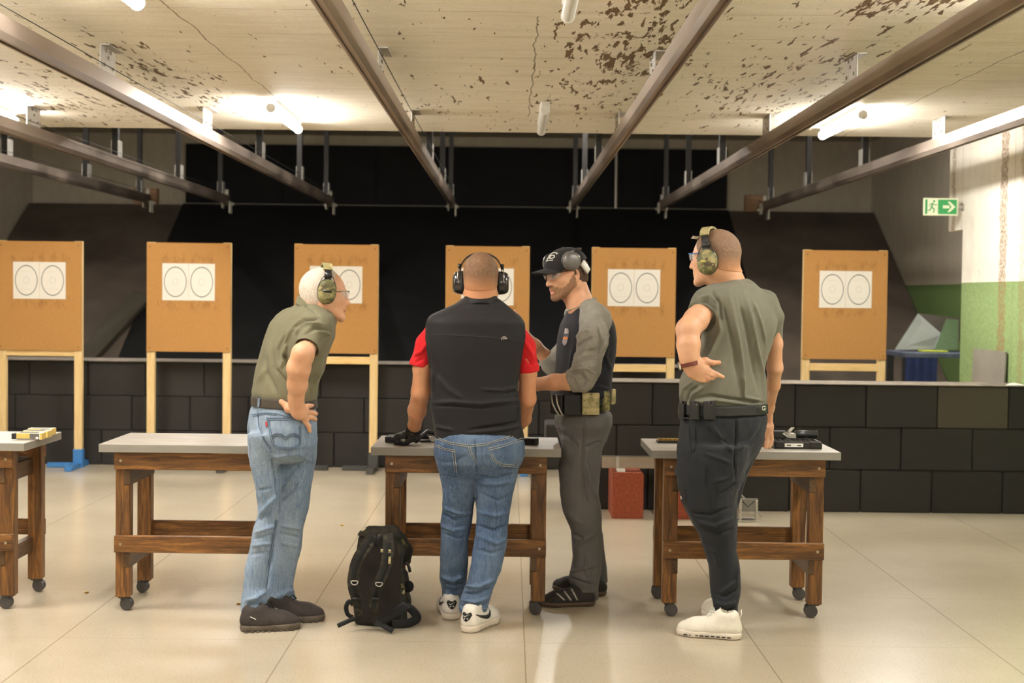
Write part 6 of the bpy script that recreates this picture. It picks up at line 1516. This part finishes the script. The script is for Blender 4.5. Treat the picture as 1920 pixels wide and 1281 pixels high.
# watch
w0, w1 = q(1291.5, 677, -.2), q(1293, 690, -.2)
st = MB(); pts, nr = [], []; ax_ = Vector((.25, .0, -1)).normalized(); u_ = Vector((1, 0, .25)).normalized(); v_ = ax_.cross(u_)
for i in range(33):
    t_ = 2 * PI * i / 32; n_ = u_ * math.cos(t_) + v_ * math.sin(t_) * .98; pts.append(q(1292.8, 682.5, -.205) + n_ * .0405 + Vector((0, 0, -.006 * math.cos(t_) * 0))); nr.append(n_.normalized())
wt = MB().ribbon(pts, .017, .004, nr).build('wrist_watch', M['leather'], p4, True, True, 50)
c_ = q(1292.8, 682.5, -.205) - u_ * .043
MB().lathe([(.017, -.004), (.019, 0), (.018, .005), (.015, .006)], c_, -u_, 20).build('watch_case', M['chrome'], wt, True, True, 40)
# hair
hp = H4.scalp(neck, .064) + [half(H4.w(0, .045, .02), H4.f * 1 + H4.u * -.42, k=.001), half(H4.w(0, -.07, -.055), H4.u * -1 + H4.f * .2, k=.001)]
soft('hair', hp, .003, hairmat('cropped_grey_brown_hair', (84, 62, 48), (146, 116, 92), (206, 146, 104), H4.w(0, 0, -.03).z, .045), p4, grow=.0028, wr=[(.0016, 170)], seed=5)
fr = MB()
for i in range(9): x_ = -.035 + i * .009; fr.cyl(H4.w(x_, .062, .098), H4.w(x_ * 1.15, .088, .098 + .006 * (i % 3)), .006, .001, n=6)
fr.build('fringe', simple('pale_grey_hair', (176, 158, 134), .7, var=.2), p4, True, True)
earmuffs(p4, H4, M['camo'], M['black_plastic'], z=-.012, y=.002, rz=.053, ry=.043, x0=.08, thick=.042, band_w=.03, band_y=.02, band_pad=M['camo_tan'], band_top=.135, ringmat=M['black_plastic'], tilt=.12)
em = [o for o in bpy.data.objects if o.name.startswith('earmuffs')][-1]
b = MB(); b.prism([H4.w(-.124, -.004, -.016), H4.w(-.124, .02, -.012), H4.w(-.124, .02, -.004), H4.w(-.124, -.004, -.008)], (0, 0, 0), H4.s * -.004); b.build('badge', simple('yellow_badge', (176, 164, 76), .5), em, True)
glasses(p4, H4, M['blue_plastic'], M['lens'], z=.016)
M['white_knit'] = simple('white_knit', (226, 218, 202), .7, var=.05, scale=50, bump=.2); M['white_foam'] = simple('white_foam_sole', (226, 214, 198), .5, var=.05)
us, pf = shoe(p4, G(1389, 1199), G(1270, 1189), M['white_knit'], M['white_foam'], M['plainpaper'], .052, .08, .032, .118)
b = MB()
hv, tv = G(1389, 1199), G(1270, 1189); dv = (tv - hv).normalized(); s_ = dv.cross(Vector((0, 0, 1)))
sgn = 1 if (s_.y < 0) else -1
for i in range(9): a = .16 + .085 * i; c = pf(a, sgn * (.0435 if a < .5 else .0495), .012); b.cyl(c - dv * .008, c + dv * .008, .003, .003, 6)
b.build('sole_slots', M['black_matte'], us, True)
MB().tube([pf(.36, 0, .082), pf(.37, .006, .112), pf(.33, .01, .128), pf(.30, .012, .108), pf(.36, .01, .09), pf(.5, .014, .098), pf(.55, .016, .088)], .0042, 8).tube([pf(.38, 0, .08), pf(.45, -.012, .104), pf(.52, -.014, .092)], .004, 8).build('lace_loops', M['plainpaper'], us, True, True)
MB().ribbon([pf(.015, 0, .09), pf(-.005, 0, .11), pf(.0, 0, .13)], .016, .003, (-dv)).build('pull_loop', M['plainpaper'], us, True)
shoe(p4, (q(1362, 1180, 0).x, 6.42, 0), (q(1362, 1180, 0).x - .02, 6.72, 0), M['white_knit'], M['white_foam'], M['plainpaper'], .05, .088, .036, .12)
# ================================================================== RUCKSACK on the floor
g = Fig(6.40); q = g.q
M['bag_dark'] = cloth('dark_brown_mesh_cloth', (34, 29, 26), (42, 37, 33), weave=500, wb=.5, blotch=.1)
M['camo_bag'] = camo('faded_dark_camouflage', [(30, 28, 24), (38, 35, 29), (48, 44, 34), (60, 58, 42)], 12, .9)
def sm(P_, n=4):
    out = []
    for i in range(len(P_) - 1):
        p0, p1, p2, p3 = P_[max(i - 1, 0)], P_[i], P_[i + 1], P_[min(i + 2, len(P_) - 1)]
        for k in range(n):
            t_ = k / n; out.append(p1 * 1.0 + (p2 - p0) * (t_ * .5) + (p0 * 2 - p1 * 5 + p2 * 4 - p3) * (t_ * t_ * .5) + (p1 * 3 - p0 - p2 * 3 + p3) * (t_ ** 3 * .5))
    return out + [P_[-1]]
M['web'] = cloth('black_webbing', (24, 23, 22), (32, 30, 28), weave=700, wb=.4)
b0 = q(712, 1172, .0)
bag = empty('rucksack', (b0.x, 6.42, 0), 0, 'dark camouflage rucksack with padded shoulder straps, standing on the floor by the bench leg', 'rucksack')
body = g.st([(994, 688, 742, .06, .5), (1004, 675, 752, .06), (1020, 671, 757, .06), (1050, 666, 757, .05), (1080, 662, 756, .05), (1110, 663, 757, .04), (1140, 666, 760, .03), (1165, 666, 762, .03), (1172, 668, 760, .03)], 80, .62, .02, 3.2, .02)
body += g.ch([(694, 1000, .03, 12), (738, 998, .03, 12)], .03) + g.ch([(748, 1012, .08, 14), (762, 1032, .12, 12), (762, 1050, .12, 9)], .02) + g.ch([(748, 1080, .12, 16), (756, 1130, .12, 16)], .03)
bo = soft('bag_body', body, .005, M['camo_bag'], bag, wr=[(.012, 14), (.006, 34)], seed=5, folds=[([(660, 1040), (664, 1080), (662, 1120)], 4, 4), ([(755, 1050), (750, 1090), (758, 1140)], 5, 4), ([(745, 1100), (765, 1110)], -5, 3)]); rec(bo)
bp_ = patch('back_panel', bo, [(1004, 690, 738, 0), (1015, 684, 742), (1050, 678, 748), (1100, 676, 750), (1150, 680, 752), (1166, 684, 748)], M['bag_dark'], 16, 20, .008, .006)
patch('top_flap', bo, [(990, 692, 738, 0), (997, 680, 748), (1003, 676, 752, 2), (1007, 674, 754, 2)], M['camo_bag'], 18, 6, .012, .004)
def strap(pts, wid, name='shoulder_strap', th=.014, mat='camo_bag'):
    wid = [wid[min(i // 4, len(wid) - 1)] for i in range(4 * len(wid) - 3)]
    return MB().ribbon(sm([q(*p) for p in pts]), wid, th, (0, -1, .05)).build(name, M[mat], bag, True, True, 50)
a = strap([(701, 1003, -.09), (694, 1012, -.12), (683, 1030, -.15), (671, 1048, -.165), (664, 1070, -.17), (661, 1095, -.17), (665, 1115, -.16), (670, 1135, -.14), (672, 1152, -.12), (673, 1164, -.11)], [.045, .05, .05, .048, .046, .043, .04, .036, .032, .03])
c = strap([(727, 1003, -.09), (728, 1018, -.13), (727, 1040, -.16), (722, 1065, -.175), (714, 1085, -.18), (706, 1102, -.175), (702, 1120, -.16), (701, 1140, -.14), (702, 1155, -.12), (703, 1168, -.11)], [.045, .05, .05, .048, .046, .043, .04, .036, .032, .03])
MB().ribbon([q(*p) for p in [(700, 1006, -.101), (693, 1014, -.131), (682, 1032, -.161), (670, 1050, -.176), (663.5, 1072, -.181), (661, 1095, -.181), (665, 1115, -.171), (670, 1134, -.151)]], .022, .003, (0, -1, .05)).build('webbing', M['web'], a, True, True)
MB().ribbon([q(*p) for p in [(727, 1006, -.101), (728, 1020, -.141), (727, 1041, -.171), (722, 1066, -.186), (714, 1086, -.191), (706, 1103, -.186), (702, 1121, -.171), (701, 1139, -.151)]], .022, .003, (0, -1, .05)).build('webbing', M['web'], c, True, True)
for x_, y_, dy, pr in ((664.5, 1092, -.19, a), (710.5, 1095, -.2, c)):
    pts = [q(x_ + 6.5 * math.cos(t_), y_ - 1 + 6 * math.sin(t_) * (1 if math.sin(t_) > 0 else .25), dy) for t_ in [2 * PI * i / 20 for i in range(20)]]
    MB().tube(pts, .0024, 6, True).build('ring', M['zinc'], pr, True, True)
for x_, y_, dy, pr in ((667, 1124, -.18, a), (704, 1124, -.182, c)):
    MB().box(tuple(q(x_ - 7, y_ + 2, dy)), tuple(q(x_ + 7, y_ - 2.5, dy) + Vector((0, .01, 0)))).build('buckle', M['darkmetal'], pr, True)
def loose(pts, name, w=.02): 
    P_ = [q(*p) for p in pts]
    for p in P_: p.z = max(p.z, .004)
    P_ = sm(P_)
    return MB().ribbon(P_, w, .003, (0.2, -.8, .6)).build(name, M['web'], bag, True, True)
loose([(671, 1160, -.12), (660, 1162, -.14), (646, 1168, -.16), (633, 1174, -.17)], 'loose_strap', .02)
loose([(662, 1158, -.05), (652, 1152, -.06), (649, 1138, -.06), (655, 1128, -.05), (662, 1134, -.04)], 'loose_strap', .02)
loose([(704, 1168, -.13), (716, 1172, -.15), (726, 1178, -.17), (737, 1183, -.18)], 'loose_strap', .024)
loose([(710, 1166, -.13), (726, 1158, -.14), (745, 1146, -.13), (762, 1134, -.06)], 'waist_strap', .042)
loose([(758, 1136, .04), (770, 1142, .0), (782, 1157, -.03), (775, 1165, -.05), (758, 1170, -.06), (735, 1170, -.08)], 'waist_belt', .04)
loose([(762, 1055, .02), (766, 1062, .0), (769, 1073, .0)], 'loose_strap', .014)
MB().tube([q(699, 1004, -.09), q(700, 1010, -.13), q(706, 1024, -.12), q(711, 1010, -.12), q(711, 1004, -.09)], .007, 8).build('grab_handle', M['web'], bag, True, True)
MB().sphere(q(766, 1100, .1), (.025, .02, .028), 12, 8).build('toggle', M['web'], bag, True, True)
seam('colour_patch', bo, [[(752, 1095), (756, 1104), (754, 1115)], [(752, 1012), (758, 1022)]], M['camo'], 6, .003)
for pts in ([(731, 1031), (730, 1037)], [(731, 1044), (730, 1058)], [(716, 1030), (715.5, 1036)]): MB().ribbon([q(pts[0][0], pts[0][1], -.178), q(pts[1][0], pts[1][1], -.186)], .011, .003, (0, -1, 0)).build('camouflage_spot', M['camo_tan'], c, True, True)
